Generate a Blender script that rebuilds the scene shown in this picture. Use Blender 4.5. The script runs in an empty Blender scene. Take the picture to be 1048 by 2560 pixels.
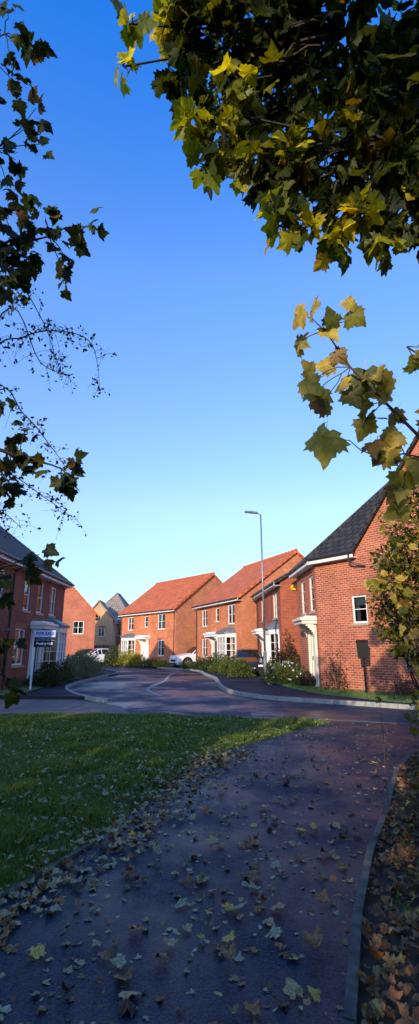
import bpy, math, random, bmesh
import numpy as np
from mathutils import Vector, Matrix
from mathutils.geometry import tessellate_polygon
random.seed(7); rng=np.random.default_rng(7)
scene=bpy.context.scene
COL=scene.collection

# ------------------------------------------------------------------ materials
def new_mat(name):
    m=bpy.data.materials.new(name); m.use_nodes=True
    nt=m.node_tree
    for n in list(nt.nodes): nt.nodes.remove(n)
    out=nt.nodes.new('ShaderNodeOutputMaterial')
    p=nt.nodes.new('ShaderNodeBsdfPrincipled')
    nt.links.new(p.outputs[0],out.inputs[0])
    return m,nt,p,out
def ramp(nt,stops):
    r=nt.nodes.new('ShaderNodeValToRGB')
    while len(r.color_ramp.elements)<len(stops): r.color_ramp.elements.new(.5)
    for e,(p,c) in zip(r.color_ramp.elements,stops):
        e.position=p; e.color=(c[0],c[1],c[2],1)
    return r
def noise(nt,scale,detail=4,coord='Object',rough=.55):
    tc=nt.nodes.new('ShaderNodeTexCoord'); n=nt.nodes.new('ShaderNodeTexNoise')
    n.inputs['Scale'].default_value=scale; n.inputs['Detail'].default_value=detail; n.inputs['Roughness'].default_value=rough
    nt.links.new(tc.outputs[coord],n.inputs['Vector']); return n
def bump(nt,p,h,strength,dist):
    b=nt.nodes.new('ShaderNodeBump'); b.inputs['Strength'].default_value=strength; b.inputs['Distance'].default_value=dist
    nt.links.new(h,b.inputs['Height']); nt.links.new(b.outputs[0],p.inputs['Normal'])
def mat_noise(name,c1,c2,rough=.7,scale=8,bs=.2,bd=.01,metal=0,spec=.5,coord='Object'):
    m,nt,p,o=new_mat(name)
    n=noise(nt,scale,5,coord); r=ramp(nt,[(.35,c1),(.65,c2)])
    nt.links.new(n.outputs['Fac'],r.inputs[0]); nt.links.new(r.outputs[0],p.inputs['Base Color'])
    p.inputs['Roughness'].default_value=rough; p.inputs['Metallic'].default_value=metal
    p.inputs['Specular IOR Level'].default_value=spec
    if bs>0: bump(nt,p,n.outputs['Fac'],bs,bd)
    return m
def mix_rgb(nt,fac,a,b,mode='MIX'):
    m=nt.nodes.new('ShaderNodeMix'); m.data_type='RGBA'; m.blend_type=mode
    if isinstance(fac,(int,float)): m.inputs[0].default_value=fac
    else: nt.links.new(fac,m.inputs[0])
    for i,x in ((6,a),(7,b)):
        if isinstance(x,tuple): m.inputs[i].default_value=(x[0],x[1],x[2],1)
        else: nt.links.new(x,m.inputs[i])
    return m.outputs[2]
def brick_mat(name,c1,c2,mortar,w=.225,h=.075,ms=.009,bd=.008,rough=.85,lo=.7):
    m,nt,p,o=new_mat(name)
    tc=nt.nodes.new('ShaderNodeTexCoord'); b=nt.nodes.new('ShaderNodeTexBrick')
    nt.links.new(tc.outputs['UV'],b.inputs['Vector'])
    b.inputs['Scale'].default_value=1; b.inputs['Brick Width'].default_value=w; b.inputs['Row Height'].default_value=h
    b.inputs['Mortar Size'].default_value=ms; b.inputs['Mortar Smooth'].default_value=.2; b.inputs['Bias'].default_value=0
    b.inputs['Color1'].default_value=(*c1,1); b.inputs['Color2'].default_value=(*c2,1); b.inputs['Mortar'].default_value=(*mortar,1)
    n=noise(nt,.9,6,'UV',.65); r=ramp(nt,[(.3,(lo,lo,lo)),(.7,(1.15,1.12,1.1))]); nt.links.new(n.outputs['Fac'],r.inputs[0])
    col=mix_rgb(nt,1.0,b.outputs['Color'],r.outputs[0],'MULTIPLY')
    n2=noise(nt,38,3,'UV'); r2=ramp(nt,[(.3,(.8,.8,.8)),(.7,(1.15,1.15,1.15))]); nt.links.new(n2.outputs['Fac'],r2.inputs[0])
    col=mix_rgb(nt,1.0,col,r2.outputs[0],'MULTIPLY')
    nt.links.new(col,p.inputs['Base Color']); p.inputs['Roughness'].default_value=rough
    p.inputs['Specular IOR Level'].default_value=.25
    inv=nt.nodes.new('ShaderNodeMath'); inv.operation='SUBTRACT'; inv.inputs[0].default_value=1; nt.links.new(b.outputs['Fac'],inv.inputs[1])
    ad=nt.nodes.new('ShaderNodeMath'); ad.operation='MULTIPLY_ADD'; nt.links.new(n2.outputs['Fac'],ad.inputs[0]); ad.inputs[1].default_value=.4; nt.links.new(inv.outputs[0],ad.inputs[2])
    bump(nt,p,ad.outputs[0],.7,bd)
    return m
def tile_mat(name,c1,c2,dark,w=.3,h=.32,rough=.8,spec=.3,ms=.026):
    m,nt,p,o=new_mat(name)
    tc=nt.nodes.new('ShaderNodeTexCoord'); b=nt.nodes.new('ShaderNodeTexBrick')
    nt.links.new(tc.outputs['UV'],b.inputs['Vector'])
    b.inputs['Scale'].default_value=1; b.inputs['Brick Width'].default_value=w; b.inputs['Row Height'].default_value=h
    b.inputs['Mortar Size'].default_value=ms; b.inputs['Mortar Smooth'].default_value=.6
    b.inputs['Color1'].default_value=(*c1,1); b.inputs['Color2'].default_value=(*c2,1); b.inputs['Mortar'].default_value=(*dark,1)
    n=noise(nt,1.3,6,'UV',.65); r=ramp(nt,[(.3,(.72,.74,.76)),(.7,(1.15,1.12,1.1))]); nt.links.new(n.outputs['Fac'],r.inputs[0])
    col=mix_rgb(nt,1.0,b.outputs['Color'],r.outputs[0],'MULTIPLY')
    nt.links.new(col,p.inputs['Base Color']); p.inputs['Roughness'].default_value=rough
    p.inputs['Specular IOR Level'].default_value=spec
    sx=nt.nodes.new('ShaderNodeSeparateXYZ'); nt.links.new(tc.outputs['UV'],sx.inputs[0])
    d=nt.nodes.new('ShaderNodeMath'); d.operation='DIVIDE'; nt.links.new(sx.outputs['Y'],d.inputs[0]); d.inputs[1].default_value=h
    f=nt.nodes.new('ShaderNodeMath'); f.operation='FRACT'; nt.links.new(d.outputs[0],f.inputs[0])
    i=nt.nodes.new('ShaderNodeMath'); i.operation='SUBTRACT'; i.inputs[0].default_value=1; nt.links.new(f.outputs[0],i.inputs[1])
    bump(nt,p,i.outputs[0],1.0,.04)
    return m
def leaf_mat(name,stops,trans=.45,rough=.5,tint=1.4,spec=.35):
    m,nt,p,o=new_mat(name)
    g=nt.nodes.new('ShaderNodeNewGeometry'); r=ramp(nt,stops); nt.links.new(g.outputs['Random Per Island'],r.inputs[0])
    n=noise(nt,30,3); r2=ramp(nt,[(.3,(.6,.6,.55)),(.7,(1.25,1.25,1.25))]); nt.links.new(n.outputs['Fac'],r2.inputs[0])
    col=mix_rgb(nt,1.0,r.outputs[0],r2.outputs[0],'MULTIPLY')
    nt.links.new(col,p.inputs['Base Color']); p.inputs['Roughness'].default_value=rough
    p.inputs['Specular IOR Level'].default_value=spec
    if trans>0:
        t=nt.nodes.new('ShaderNodeBsdfTranslucent')
        tc=mix_rgb(nt,1.0,col,(tint*1.15,tint,.35),'MULTIPLY'); nt.links.new(tc,t.inputs[0])
        ms=nt.nodes.new('ShaderNodeMixShader'); ms.inputs[0].default_value=trans
        nt.links.new(p.outputs[0],ms.inputs[1]); nt.links.new(t.outputs[0],ms.inputs[2]); nt.links.new(ms.outputs[0],o.inputs[0])
    return m
def flat(name,c,rough=.5,metal=0,spec=.5):
    return mat_noise(name,tuple(x*.88 for x in c),tuple(min(1,x*1.08) for x in c),rough,3,0,0,metal,spec)

M={}
M['brick']=brick_mat('red_brick',(.48,.105,.045),(.32,.064,.032),(.34,.20,.14))
M['brick_shade']=brick_mat('shaded_red_brick',(.36,.085,.050),(.24,.055,.036),(.28,.17,.13))  # darker copy of the red brick, shade put into its colour
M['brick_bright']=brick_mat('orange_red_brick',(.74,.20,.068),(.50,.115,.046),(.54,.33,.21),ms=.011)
M['brick_gable']=brick_mat('soft_red_brick',(.56,.15,.075),(.42,.10,.055),(.45,.28,.2))
M['brick_right']=brick_mat('mixed_red_brick',(.56,.125,.050),(.33,.064,.032),(.50,.33,.24),w=.235,h=.085,ms=.013)
M['brick_buff']=brick_mat('buff_brick',(.70,.40,.19),(.60,.32,.15),(.55,.42,.3))
M['tile_red']=tile_mat('orange_roof_tiles',(.72,.185,.060),(.58,.135,.045),(.18,.045,.02))
M['tile_dark']=tile_mat('dark_grey_roof_tiles',(.060,.055,.054),(.034,.032,.034),(.006,.006,.007),.33,.34,.8,.2,.03)
M['tile_grey']=tile_mat('weathered_grey_roof_tiles',(.34,.28,.23),(.26,.215,.18),(.06,.055,.05))
M['stone']=mat_noise('sandstone_sill',(.36,.26,.17),(.45,.34,.23),.85,20)
M['lintel']=brick_mat('soldier_brick',(.55,.15,.055),(.42,.10,.045),(.36,.22,.16),w=.075,h=.225)
M['white']=mat_noise('white_upvc',(.78,.78,.78),(.84,.84,.83),.4,5,.05,.002)
M['cream']=mat_noise('cream_paint',(.68,.62,.5),(.75,.70,.58),.5,5,.05,.002)
M['black']=flat('black_plastic',(.008,.008,.009),.6,0,.2)
M['gutter']=flat('dark_gutter',(.03,.025,.025),.4)
M['lead']=mat_noise('lead_sheet',(.10,.11,.12),(.16,.17,.18),.5,6)
M['curtain']=mat_noise('curtain_cloth',(.60,.58,.53),(.72,.70,.64),.9,14)
M['door_dark']=flat('dark_painted_door',(.03,.035,.05),.35)
M['door_white']=flat('white_painted_door',(.7,.7,.7),.4)
M['steel']=mat_noise('galvanised_steel',(.20,.22,.23),(.28,.30,.31),.45,12,.1,.003,.6)
def glass_mat():
    m,nt,p,o=new_mat('window_glass')
    t=nt.nodes.new('ShaderNodeBsdfTransparent'); t.inputs[0].default_value=(.8,.85,.85,1)
    gl=nt.nodes.new('ShaderNodeBsdfGlossy'); gl.inputs['Roughness'].default_value=.03
    n=noise(nt,2.5,2); bb=nt.nodes.new('ShaderNodeBump'); bb.inputs['Strength'].default_value=.08; bb.inputs['Distance'].default_value=.02
    nt.links.new(n.outputs['Fac'],bb.inputs['Height']); nt.links.new(bb.outputs[0],gl.inputs['Normal'])
    f=nt.nodes.new('ShaderNodeFresnel'); f.inputs[0].default_value=1.9
    ms=nt.nodes.new('ShaderNodeMixShader'); nt.links.new(f.outputs[0],ms.inputs[0]); nt.links.new(t.outputs[0],ms.inputs[1]); nt.links.new(gl.outputs[0],ms.inputs[2])
    nt.links.new(ms.outputs[0],o.inputs[0]); return m
M['glass']=glass_mat()
M['carglass']=flat('tinted_car_glass',(.012,.015,.018),.05)
def paint(name,c):
    m,nt,p,o=new_mat(name); n=noise(nt,3,3); r=ramp(nt,[(.3,tuple(x*.9 for x in c)),(.7,c)])
    nt.links.new(n.outputs['Fac'],r.inputs[0]); nt.links.new(r.outputs[0],p.inputs['Base Color'])
    p.inputs['Roughness'].default_value=.3; p.inputs['Coat Weight'].default_value=.8; p.inputs['Coat Roughness'].default_value=.05
    return m
M['car_white']=paint('white_car_paint',(.80,.81,.83)); M['car_black']=paint('black_car_paint',(.012,.013,.016)); M['car_dark']=paint('dark_grey_car_paint',(.03,.033,.04))
M['tyre']=mat_noise('tyre_rubber',(.012,.012,.012),(.022,.022,.022),.85,20)
M['rim']=flat('alloy_rim',(.4,.4,.42),.3,.9)
M['headlight']=flat('headlight_glass',(.65,.68,.72),.1)
M['plate']=flat('plate_white',(.7,.7,.68),.4)
M['redlens']=flat('red_lens',(.35,.01,.01),.2)
M['bark']=mat_noise('bark',(.018,.013,.009),(.045,.034,.023),.9,25,.6,.01)
M['twig']=mat_noise('reddish_twig',(.06,.03,.015),(.12,.06,.03),.7,25,.3,.003)
M['soil']=mat_noise('dark_soil',(.030,.022,.014),(.065,.048,.030),.95,6,.3,.01)

def asphalt(name,c1,c2,r1,r2,wet=1.6,scale=.5,bd=.001,bs=.5,g=110,lo=.38,hi=.62,s1=None,s2=None):
    m,nt,p,o=new_mat(name)
    n=noise(nt,g,3,'Object',.75); r=ramp(nt,[(.40,c1),(.62,c2)]); nt.links.new(n.outputs['Fac'],r.inputs[0])
    nb=noise(nt,scale,6,'Object',.65); rb=ramp(nt,[(.35,(.6,.6,.62)),(.65,(1.3,1.3,1.3))]); nt.links.new(nb.outputs['Fac'],rb.inputs[0])
    nt.links.new(mix_rgb(nt,1.0,r.outputs[0],rb.outputs[0],'MULTIPLY'),p.inputs['Base Color'])
    mr=nt.nodes.new('ShaderNodeMapRange'); mr.inputs['From Min'].default_value=lo; mr.inputs['From Max'].default_value=hi
    mr.inputs['To Min'].default_value=r1; mr.inputs['To Max'].default_value=r2
    nt.links.new(nb.outputs['Fac'],mr.inputs[0]); nt.links.new(mr.outputs[0],p.inputs['Roughness'])
    # wetter patches are also a little more reflective
    ms=nt.nodes.new('ShaderNodeMapRange'); ms.inputs['From Min'].default_value=lo; ms.inputs['From Max'].default_value=hi
    ms.inputs['To Min'].default_value=wet*1.4; ms.inputs['To Max'].default_value=wet*.5
    nt.links.new(nb.outputs['Fac'],ms.inputs[0]); nt.links.new(ms.outputs[0],p.inputs['Specular IOR Level'])
    n3=noise(nt,g*1.2,3,'Object',.7)
    bump(nt,p,n3.outputs['Fac'],bs,bd)
    return m
M['path']=asphalt('damp_sky_tint_path_asphalt',(.002,.0045,.008),(.036,.054,.078),.34,.62,.20,.9,.0042,1.0,75)  # damp asphalt; blue in the base colour stands in for sky sheen
M['road']=asphalt('wet_sky_tint_road_asphalt',(.010,.018,.030),(.040,.058,.086),.30,.66,.16,.30,.0022,1.0,100,.42,.56)  # wet asphalt, with reflected sky partly painted as a bluer base
M['pave']=asphalt('pavement_asphalt',(.010,.013,.019),(.028,.034,.046),.6,.8,.15,.5,.001,.8)
M['kerb']=mat_noise('concrete_kerb',(.24,.23,.21),(.36,.35,.32),.85,9,.4,.004)
M['kerb_dull']=mat_noise('worn_kerb',(.06,.065,.07),(.12,.122,.122),.85,9,.4,.004)
M['edging']=mat_noise('mossy_edging',(.05,.048,.038),(.15,.14,.11),.9,7,.5,.006)
M['paver']=brick_mat('block_paving',(.28,.21,.17),(.19,.15,.125),(.05,.04,.035),w=.21,h=.105,ms=.008,rough=.8,bd=.003)
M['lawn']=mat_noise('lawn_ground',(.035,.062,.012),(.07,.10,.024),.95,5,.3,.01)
M['lawn_lit']=mat_noise('lit_mown_grass',(.08,.14,.025),(.15,.22,.05),.95,14,.4,.01)  # brighter copy of the lawn, sunlight put into the mown grass colour
M['fence']=mat_noise('timber_fence',(.22,.15,.09),(.32,.22,.13),.85,6)

M['leaf_dark']=leaf_mat('maple_leaf_painted_shade',[(0,(.010,.020,.004)),(.45,(.022,.036,.007)),(.75,(.048,.062,.010)),(.93,(.14,.14,.015)),(1,(.08,.045,.01))],.4,.55,2.0,.2)  # shade inside the canopy is put into this dark leaf colour
M['leaf_edge']=leaf_mat('maple_leaf_painted_backlight',[(0,(.04,.06,.008)),(.35,(.13,.16,.014)),(.65,(.27,.27,.02)),(.9,(.46,.40,.035)),(1,(.26,.14,.02))],.5,.45,2.2)  # backlight on the canopy edge painted as brighter, yellower leaves
M['leaf_shade']=leaf_mat('maple_leaf_painted_silhouette',[(0,(.012,.022,.007)),(.6,(.028,.046,.011)),(.88,(.08,.080,.016)),(1,(.10,.05,.015))],.3,.55,1.3,.2)  # silhouette shade painted into the leaf colour
M['leaf_gold']=leaf_mat('maple_leaf_yellowing',[(0,(.07,.09,.02)),(.25,(.26,.24,.05)),(.5,(.48,.38,.07)),(.8,(.56,.40,.09)),(.92,(.20,.18,.04)),(1,(.20,.09,.03))],.38,.5,1.5)
M['leaf_hedge']=leaf_mat('hedge_leaf',[(0,(.022,.04,.009)),(.5,(.08,.105,.015)),(.8,(.26,.24,.022)),(1,(.36,.20,.02))],.4,.5,1.6)
M['leaf_small']=leaf_mat('rose_leaf',[(0,(.016,.030,.010)),(1,(.045,.055,.016))],.3)
M['hip']=flat('rose_hip_red',(.30,.02,.015),.3)
LT=[(0,(.20,.085,.030)),(.22,(.34,.18,.065)),(.36,(.07,.036,.02)),(.52,(.42,.28,.12)),(.78,(.46,.38,.20)),(.93,(.36,.35,.20)),(1,(.60,.40,.07))]
M['litter']=leaf_mat('fallen_leaf',LT,.1,.5,1.0,.25)
M['litter_pale']=leaf_mat('fallen_pale_leaf',[(0,(.14,.15,.06)),(.35,(.26,.27,.12)),(.6,(.36,.33,.15)),(.8,(.20,.10,.04)),(1,(.44,.34,.08))],.1,.5,1.0)
M['litter_brown']=leaf_mat('brown_leaf',[(0,(.17,.075,.028)),(.4,(.34,.16,.055)),(.7,(.09,.045,.022)),(.93,(.44,.25,.08)),(1,(.62,.45,.08))],.1,.6,1.0)
M['grass']=leaf_mat('grass_blade',[(0,(.07,.13,.020)),(.5,(.13,.22,.034)),(.85,(.21,.28,.048)),(1,(.32,.30,.09))],.3,.6,1.2,.2)
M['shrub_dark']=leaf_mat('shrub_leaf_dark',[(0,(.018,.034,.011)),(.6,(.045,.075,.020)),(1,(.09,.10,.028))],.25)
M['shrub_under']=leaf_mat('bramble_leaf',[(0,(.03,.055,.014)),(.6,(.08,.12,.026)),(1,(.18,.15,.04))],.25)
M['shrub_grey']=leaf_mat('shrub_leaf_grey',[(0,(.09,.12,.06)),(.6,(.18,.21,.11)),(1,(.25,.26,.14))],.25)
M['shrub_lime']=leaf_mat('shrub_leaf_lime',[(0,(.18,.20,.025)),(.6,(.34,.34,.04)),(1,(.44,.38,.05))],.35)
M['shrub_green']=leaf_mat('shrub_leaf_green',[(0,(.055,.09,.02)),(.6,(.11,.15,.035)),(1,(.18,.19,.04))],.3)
M['shrub_red']=leaf_mat('shrub_leaf_reddish',[(0,(.02,.016,.010)),(.6,(.05,.034,.018)),(1,(.10,.05,.022))],.25)
M['petal']=flat('white_petal',(.75,.75,.72),.6)

# ------------------------------------------------------------------ mesh tools
def auto_uv(me):
    n=len(me.loops)
    if n==0: return
    uv=me.uv_layers.new(name='UVMap')
    co=np.empty(len(me.vertices)*3); me.vertices.foreach_get('co',co); co=co.reshape(-1,3)
    out=np.zeros((n,2))
    for p in me.polygons:
        nn=p.normal
        idx=list(p.vertices)
        P=co[idx]
        if abs(nn.z)>.999: q=P[:,:2]
        else:
            T=Vector((0,0,1)).cross(nn).normalized(); B=nn.cross(T)
            q=np.stack([P@np.array(T),P@np.array(B)],1)
        out[p.loop_start:p.loop_start+p.loop_total]=q
    uv.data.foreach_set('uv',out.ravel())
class MB:
    def __init__(s): s.v=[]; s.f=[]; s.m=[]
    def poly(s,pts,m=0):
        b=len(s.v); s.v+= [tuple(p) for p in pts]; s.f.append(tuple(range(b,b+len(pts)))); s.m.append(m)
    def box8(s,c,m=0):
        b=len(s.v); s.v+=[tuple(p) for p in c]
        for f in ((0,3,2,1),(4,5,6,7),(0,1,5,4),(1,2,6,5),(2,3,7,6),(3,0,4,7)):
            s.f.append(tuple(b+i for i in f)); s.m.append(m)
    def box(s,x0,x1,y0,y1,z0,z1,m=0):
        s.box8([(x0,y0,z0),(x1,y0,z0),(x1,y1,z0),(x0,y1,z0),(x0,y0,z1),(x1,y0,z1),(x1,y1,z1),(x0,y1,z1)],m)
    def tube(s,pts,rad,n=6,m=0,cap=True):
        pts=[Vector(p) for p in pts]; b=len(s.v)
        if not hasattr(rad,'__len__'): rad=[rad]*len(pts)
        up=Vector((.13,.27,1)).normalized()
        for i,p in enumerate(pts):
            d=(pts[min(i+1,len(pts)-1)]-pts[max(i-1,0)]).normalized()
            x=d.cross(up)
            if x.length<.05: x=d.cross(Vector((1,0,0)))
            x.normalize(); y=d.cross(x)
            for k in range(n):
                a=2*math.pi*k/n; s.v.append(tuple(p+(x*math.cos(a)+y*math.sin(a))*rad[i]))
        for i in range(len(pts)-1):
            for k in range(n):
                k2=(k+1)%n; s.f.append((b+i*n+k,b+i*n+k2,b+(i+1)*n+k2,b+(i+1)*n+k)); s.m.append(m)
        if cap:
            s.f.append(tuple(b+k for k in reversed(range(n)))); s.m.append(m)
            s.f.append(tuple(b+(len(pts)-1)*n+k for k in range(n))); s.m.append(m)
    def build(s,name,mats,parent=None,smooth=False,uv=True):
        me=bpy.data.meshes.new(name); me.from_pydata(s.v,[],s.f)
        if not isinstance(mats,(list,tuple)): mats=[mats]
        for m in mats: me.materials.append(m)
        me.polygons.foreach_set('material_index',s.m)
        if smooth: me.polygons.foreach_set('use_smooth',[True]*len(s.f))
        me.update()
        if uv: auto_uv(me)
        ob=bpy.data.objects.new(name,me); COL.objects.link(ob)
        if parent: ob.parent=parent
        return ob
def top(ob,label,cat,group=None,kind=None):
    ob['label']=label; ob['category']=cat
    if group: ob['group']=group
    if kind: ob['kind']=kind
    return ob
def empty(name,loc,rot,label,cat,group=None):
    e=bpy.data.objects.new(name,None); COL.objects.link(e); e.location=loc; e.rotation_euler=(0,0,rot); e.empty_display_size=.3
    return top(e,label,cat,group)

# ------------------------------------------------------------------ leaf scattering (numpy)
half=[(.05,-.03),(.22,-.13),(.42,-.07),(.36,.04),(.47,.13),(.64,.19),(.55,.30),(.63,.47),(.47,.47),(.39,.55),(.31,.52),(.31,.67),(.21,.74),(.14,.88),(.0,1.03)]
outline=half+[(-x,y) for x,y in reversed(half[:-1])]
def maple(curl,fold,seed,rough=.025):
    r=np.random.default_rng(seed)
    pts=np.array([(0,.22)]+outline); k=len(pts)
    pts=pts+r.normal(0,.02,pts.shape)
    z=-curl*((pts[:,0])**2+ (pts[:,1]-.3)**2*.8)+fold*np.abs(pts[:,0])+r.normal(0,rough,k)
    V=np.column_stack([pts[:,0]*(1-.25*abs(fold)),pts[:,1],z])
    F=[(0,i,i+1) for i in range(1,k-1)]+[(0,k-1,1)]
    V=np.vstack([V,[(-.012,0,0),(.012,0,0),(.0,-.55,-.05)]]); F.append((k,k+2,k+1)); F.append((0,1,k-1))
    return V,np.array(F)
MAPLES=[maple(.35,.15,1),maple(.6,-.1,2),maple(.9,.35,3),maple(.2,.3,4)]
DRY=[maple(.6,.35,11,.035),maple(1.1,-.2,12,.05),maple(.4,.6,13,.03),maple(1.5,.4,14,.05)]
RHOMB=(np.array([(0,0,0),(.28,.45,.05),(0,1,-.06),(-.28,.45,.05)],float),np.array([(0,1,2),(0,2,3)]))
OVAL=(np.array([(0,0,0),(.22,.2,.03),(.28,.5,.05),(.17,.8,.0),(0,1,-.05),(-.17,.8,.0),(-.28,.5,.05),(-.22,.2,.03)],float),np.array([(0,1,2),(0,2,3),(0,3,4),(0,4,5),(0,5,6),(0,6,7)]))
def norm(a): return a/np.maximum(1e-9,np.linalg.norm(a,axis=1,keepdims=True))
def scatter(C,size,tip,nrm,shape):
    V,F=shape; N=len(C); d=norm(tip); x=norm(np.cross(d,nrm)); n=np.cross(x,d)
    P=C[:,None,:]+size[:,None,None]*(V[None,:,0,None]*x[:,None,:]+V[None,:,1,None]*d[:,None,:]+V[None,:,2,None]*n[:,None,:])
    FF=F[None,:,:]+(np.arange(N)*len(V))[:,None,None]
    return P.reshape(-1,3),FF.reshape(-1,3)
def join(parts):
    Vs=[];Fs=[];o=0
    for V,F in parts: Vs.append(V); Fs.append(F+o); o+=len(V)
    return np.vstack(Vs),np.vstack(Fs)
def mesh_np(name,V,F,mat,parent=None,smooth=False):
    me=bpy.data.meshes.new(name); me.vertices.add(len(V)); me.vertices.foreach_set('co',V.astype(np.float32).ravel())
    me.loops.add(F.size); me.loops.foreach_set('vertex_index',F.astype(np.int32).ravel())
    me.polygons.add(len(F)); me.polygons.foreach_set('loop_start',np.arange(0,F.size,F.shape[1],dtype=np.int32))
    me.polygons.foreach_set('loop_total',np.full(len(F),F.shape[1],dtype=np.int32))
    me.materials.append(mat); me.update(calc_edges=True); me.validate()
    ob=bpy.data.objects.new(name,me); COL.objects.link(ob)
    if parent: ob.parent=parent
    return ob
def ball(n):
    d=norm(rng.normal(size=(n,3))); return d*(rng.random((n,1))**.45)
def crown_parts(cl,size,dens,shapes,down=.5,spread=.25):
    parts=[]
    for i,(x,y,z,r) in enumerate(cl):
        n=max(3,int(dens*r*r)); C=np.array([x,y,z])+ball(n)*r
        out=ball(n)
        tip=out*.8+norm(C-np.array([x,y,z]))*.6+np.array([0,0,-down])
        nr=rng.normal(size=(n,3))*.8+np.array([0,0,.7])
        sz=size*rng.uniform(1-spread,1+spread*1.4,n)
        parts.append(scatter(C,sz,tip,nr,shapes[i%len(shapes)]))
    return parts

# ------------------------------------------------------------------ ground, roads
def sheet(name,pts,z,mat,label,cat,z0=None):
    mb=MB(); P=[Vector((x,y,0)) for x,y in pts]
    tris=tessellate_polygon([P]); b=[(x,y,z) for x,y in pts]
    mb.v=list(b)
    for t in tris:
        a,bb,c=[Vector(b[i]) for i in t]
        t=tuple(t)
        if (bb-a).cross(c-a).z<0: t=tuple(reversed(t))
        mb.f.append(t); mb.m.append(0)
    if z0 is not None:
        n=len(pts)
        for i in range(n):
            (x0,y0),(x1,y1)=pts[i],pts[(i+1)%n]; mb.poly([(x0,y0,z0),(x1,y1,z0),(x1,y1,z),(x0,y0,z)])
    ob=mb.build(name,mat); top(ob,label,cat,kind='structure'); return ob
def ribbon(name,pts,w,z0,z1,mat,label,cat,seg=None,side=1,kind='structure'):
    """kerb: solid strip along a polyline, built in stones with hairline joints"""
    mb=MB(); P=[Vector((x,y,0)) for x,y in pts]
    L=[0]
    for a,b in zip(P,P[1:]): L.append(L[-1]+(b-a).length)
    def at(s):
        for i in range(len(P)-1):
            if s<=L[i+1] or i==len(P)-2:
                return P[i].lerp(P[i+1],(s-L[i])/(L[i+1]-L[i])),(P[i+1]-P[i]).normalized()
    seg=seg or .9; n=max(1,int(L[-1]/seg))
    S=[]
    for k in range(n+1):
        s=L[-1]*k/n; p0,_=at(max(0,s-.25)); p1,_=at(min(L[-1],s+.25)); p,_=at(s)
        t=(p1-p0).normalized(); nrm=Vector((-t.y,t.x,0)); S.append((p,nrm,t))
    g=.006
    for k in range(n):
        (a,na,ta),(b,nb,tb)=S[k],S[k+1]; a2=a+ta*g; b2=b-tb*g; h=random.uniform(-.004,.004)
        w1=w*side
        mb.box8([(*(a2).xy,z0),(*(b2).xy,z0),(*(b2+nb*w1).xy,z0),(*(a2+na*w1).xy,z0),(*(a2).xy,z1+h),(*(b2).xy,z1+h),(*(b2+nb*w1).xy,z1+h),(*(a2+na*w1).xy,z1+h)])
    ob=mb.build(name,mat); top(ob,label,cat,kind=kind); return ob
def smooth_line(pts,n=6):
    out=[]; P=[Vector((*p,0)) for p in pts]
    for i in range(len(P)-1):
        p0=P[max(i-1,0)];p1=P[i];p2=P[i+1];p3=P[min(i+2,len(P)-1)]
        for k in range(n):
            t=k/n; q=.5*((2*p1)+(p2-p0)*t+(2*p0-5*p1+4*p2-p3)*t*t+(3*p1-p0-3*p2+p3)*t**3); out.append((q.x,q.y))
    out.append((P[-1].x,P[-1].y)); return out

sheet('ground',[(-500,-300),(500,-300),(500,900),(-500,900)],0,M['lawn'],'grassy ground running out to the horizon','ground')
NEAR=[(-60,13.1),(-5,13.0),(-1.96,13.0),(.72,12.35),(2.7,11.6),(4.06,11.3),(5.5,10.5),(9,8.2),(16,3),(40,-12)]
sheet('road',NEAR+[(90,-12),(90,70),(-60,70)],.004,M['road'],'winding damp asphalt estate road','road')
KR=smooth_line([(-4.2,41.2),(-1.6,37.5),(-.6,35.0),(-.2,31),(.35,27.2),(.47,23.2),(.62,20.3),(1.1,17.9),(2.2,16.3),(3.85,15.2),(5.07,14.3),(8,12.0),(14,7.0),(30,-6)])
KL=smooth_line([(-30,47),(-17,45.5),(-12.5,43.5),(-9,39.5),(-6.6,35),(-5.7,31.5),(-5.95,27),(-6.0,22.8),(-5.5,19.8),(-4.3,17.1),(-3.1,15.6),(-2.3,14.6)])
sheet('pavement_east',KR+[(90,-6),(90,120),(-14,120),(-14,58),(-10.2,47.4)],.10,M['pave'],'dark asphalt pavement behind the pale kerb','pavement',z0=0)
sheet('pavement_west',KL[:-10]+[(-5.4,16.6),(-60,16.6),(-60,47)],.10,M['pave'],'dark asphalt pavement curving past the gardens','pavement',z0=0)
ribbon('kerb_east',KR,.13,0,.125,M['kerb'],'pale concrete kerb stones along the winding road','kerb',side=-1)
ribbon('kerb_west',KL[:-6],.12,0,.118,M['kerb'],'pale concrete kerb stones curving round the corner','kerb',side=-1)
ribbon('road_channel',smooth_line([(-2.4,33.5),(-2.5,30),(-2.35,25.8),(-2.6,21.6),(-2.45,19.8),(-1.8,17.8)]),.17,.004,.012,M['kerb'],'thin pale channel line winding down the road','kerb',seg=.6)
ribbon('path_threshold',[(-2.3,14.3),(-.6,13.3),(.72,12.75),(2.6,12.0),(4.6,11.2),(6.5,10.2)],.10,.004,.012,M['kerb_dull'],'flush worn kerb line where road meets path','kerb')
sheet('block_paving',[(-30,13.0),(-2.0,13.0),(-2.5,14.6),(-3.2,15.45),(-4.4,16.5),(-30,16.5)],.010,M['paver'],'brown block paved driveway crossing','paving')
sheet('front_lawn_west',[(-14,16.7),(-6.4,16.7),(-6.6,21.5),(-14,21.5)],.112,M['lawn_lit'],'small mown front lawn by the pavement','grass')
LAWN_E=[(2.85,23.2),(3.15,19.8),(3.75,17.1),(5.3,14.75),(9,12.0),(16,7),(20,10),(10,22),(4.4,24.5)]
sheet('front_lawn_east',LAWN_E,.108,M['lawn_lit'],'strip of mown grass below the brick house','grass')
PL=[(-3.2,.2),(-2.4,1.3),(-1.75,2.9),(-1.36,3.68),(-1.2,4.03),(-.98,4.6),(-.85,5.2),(-.63,5.91),(-.38,6.8),(-.02,7.7),(.51,8.8),(1.17,9.7),(1.96,10.7),(2.72,11.55)]
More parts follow.
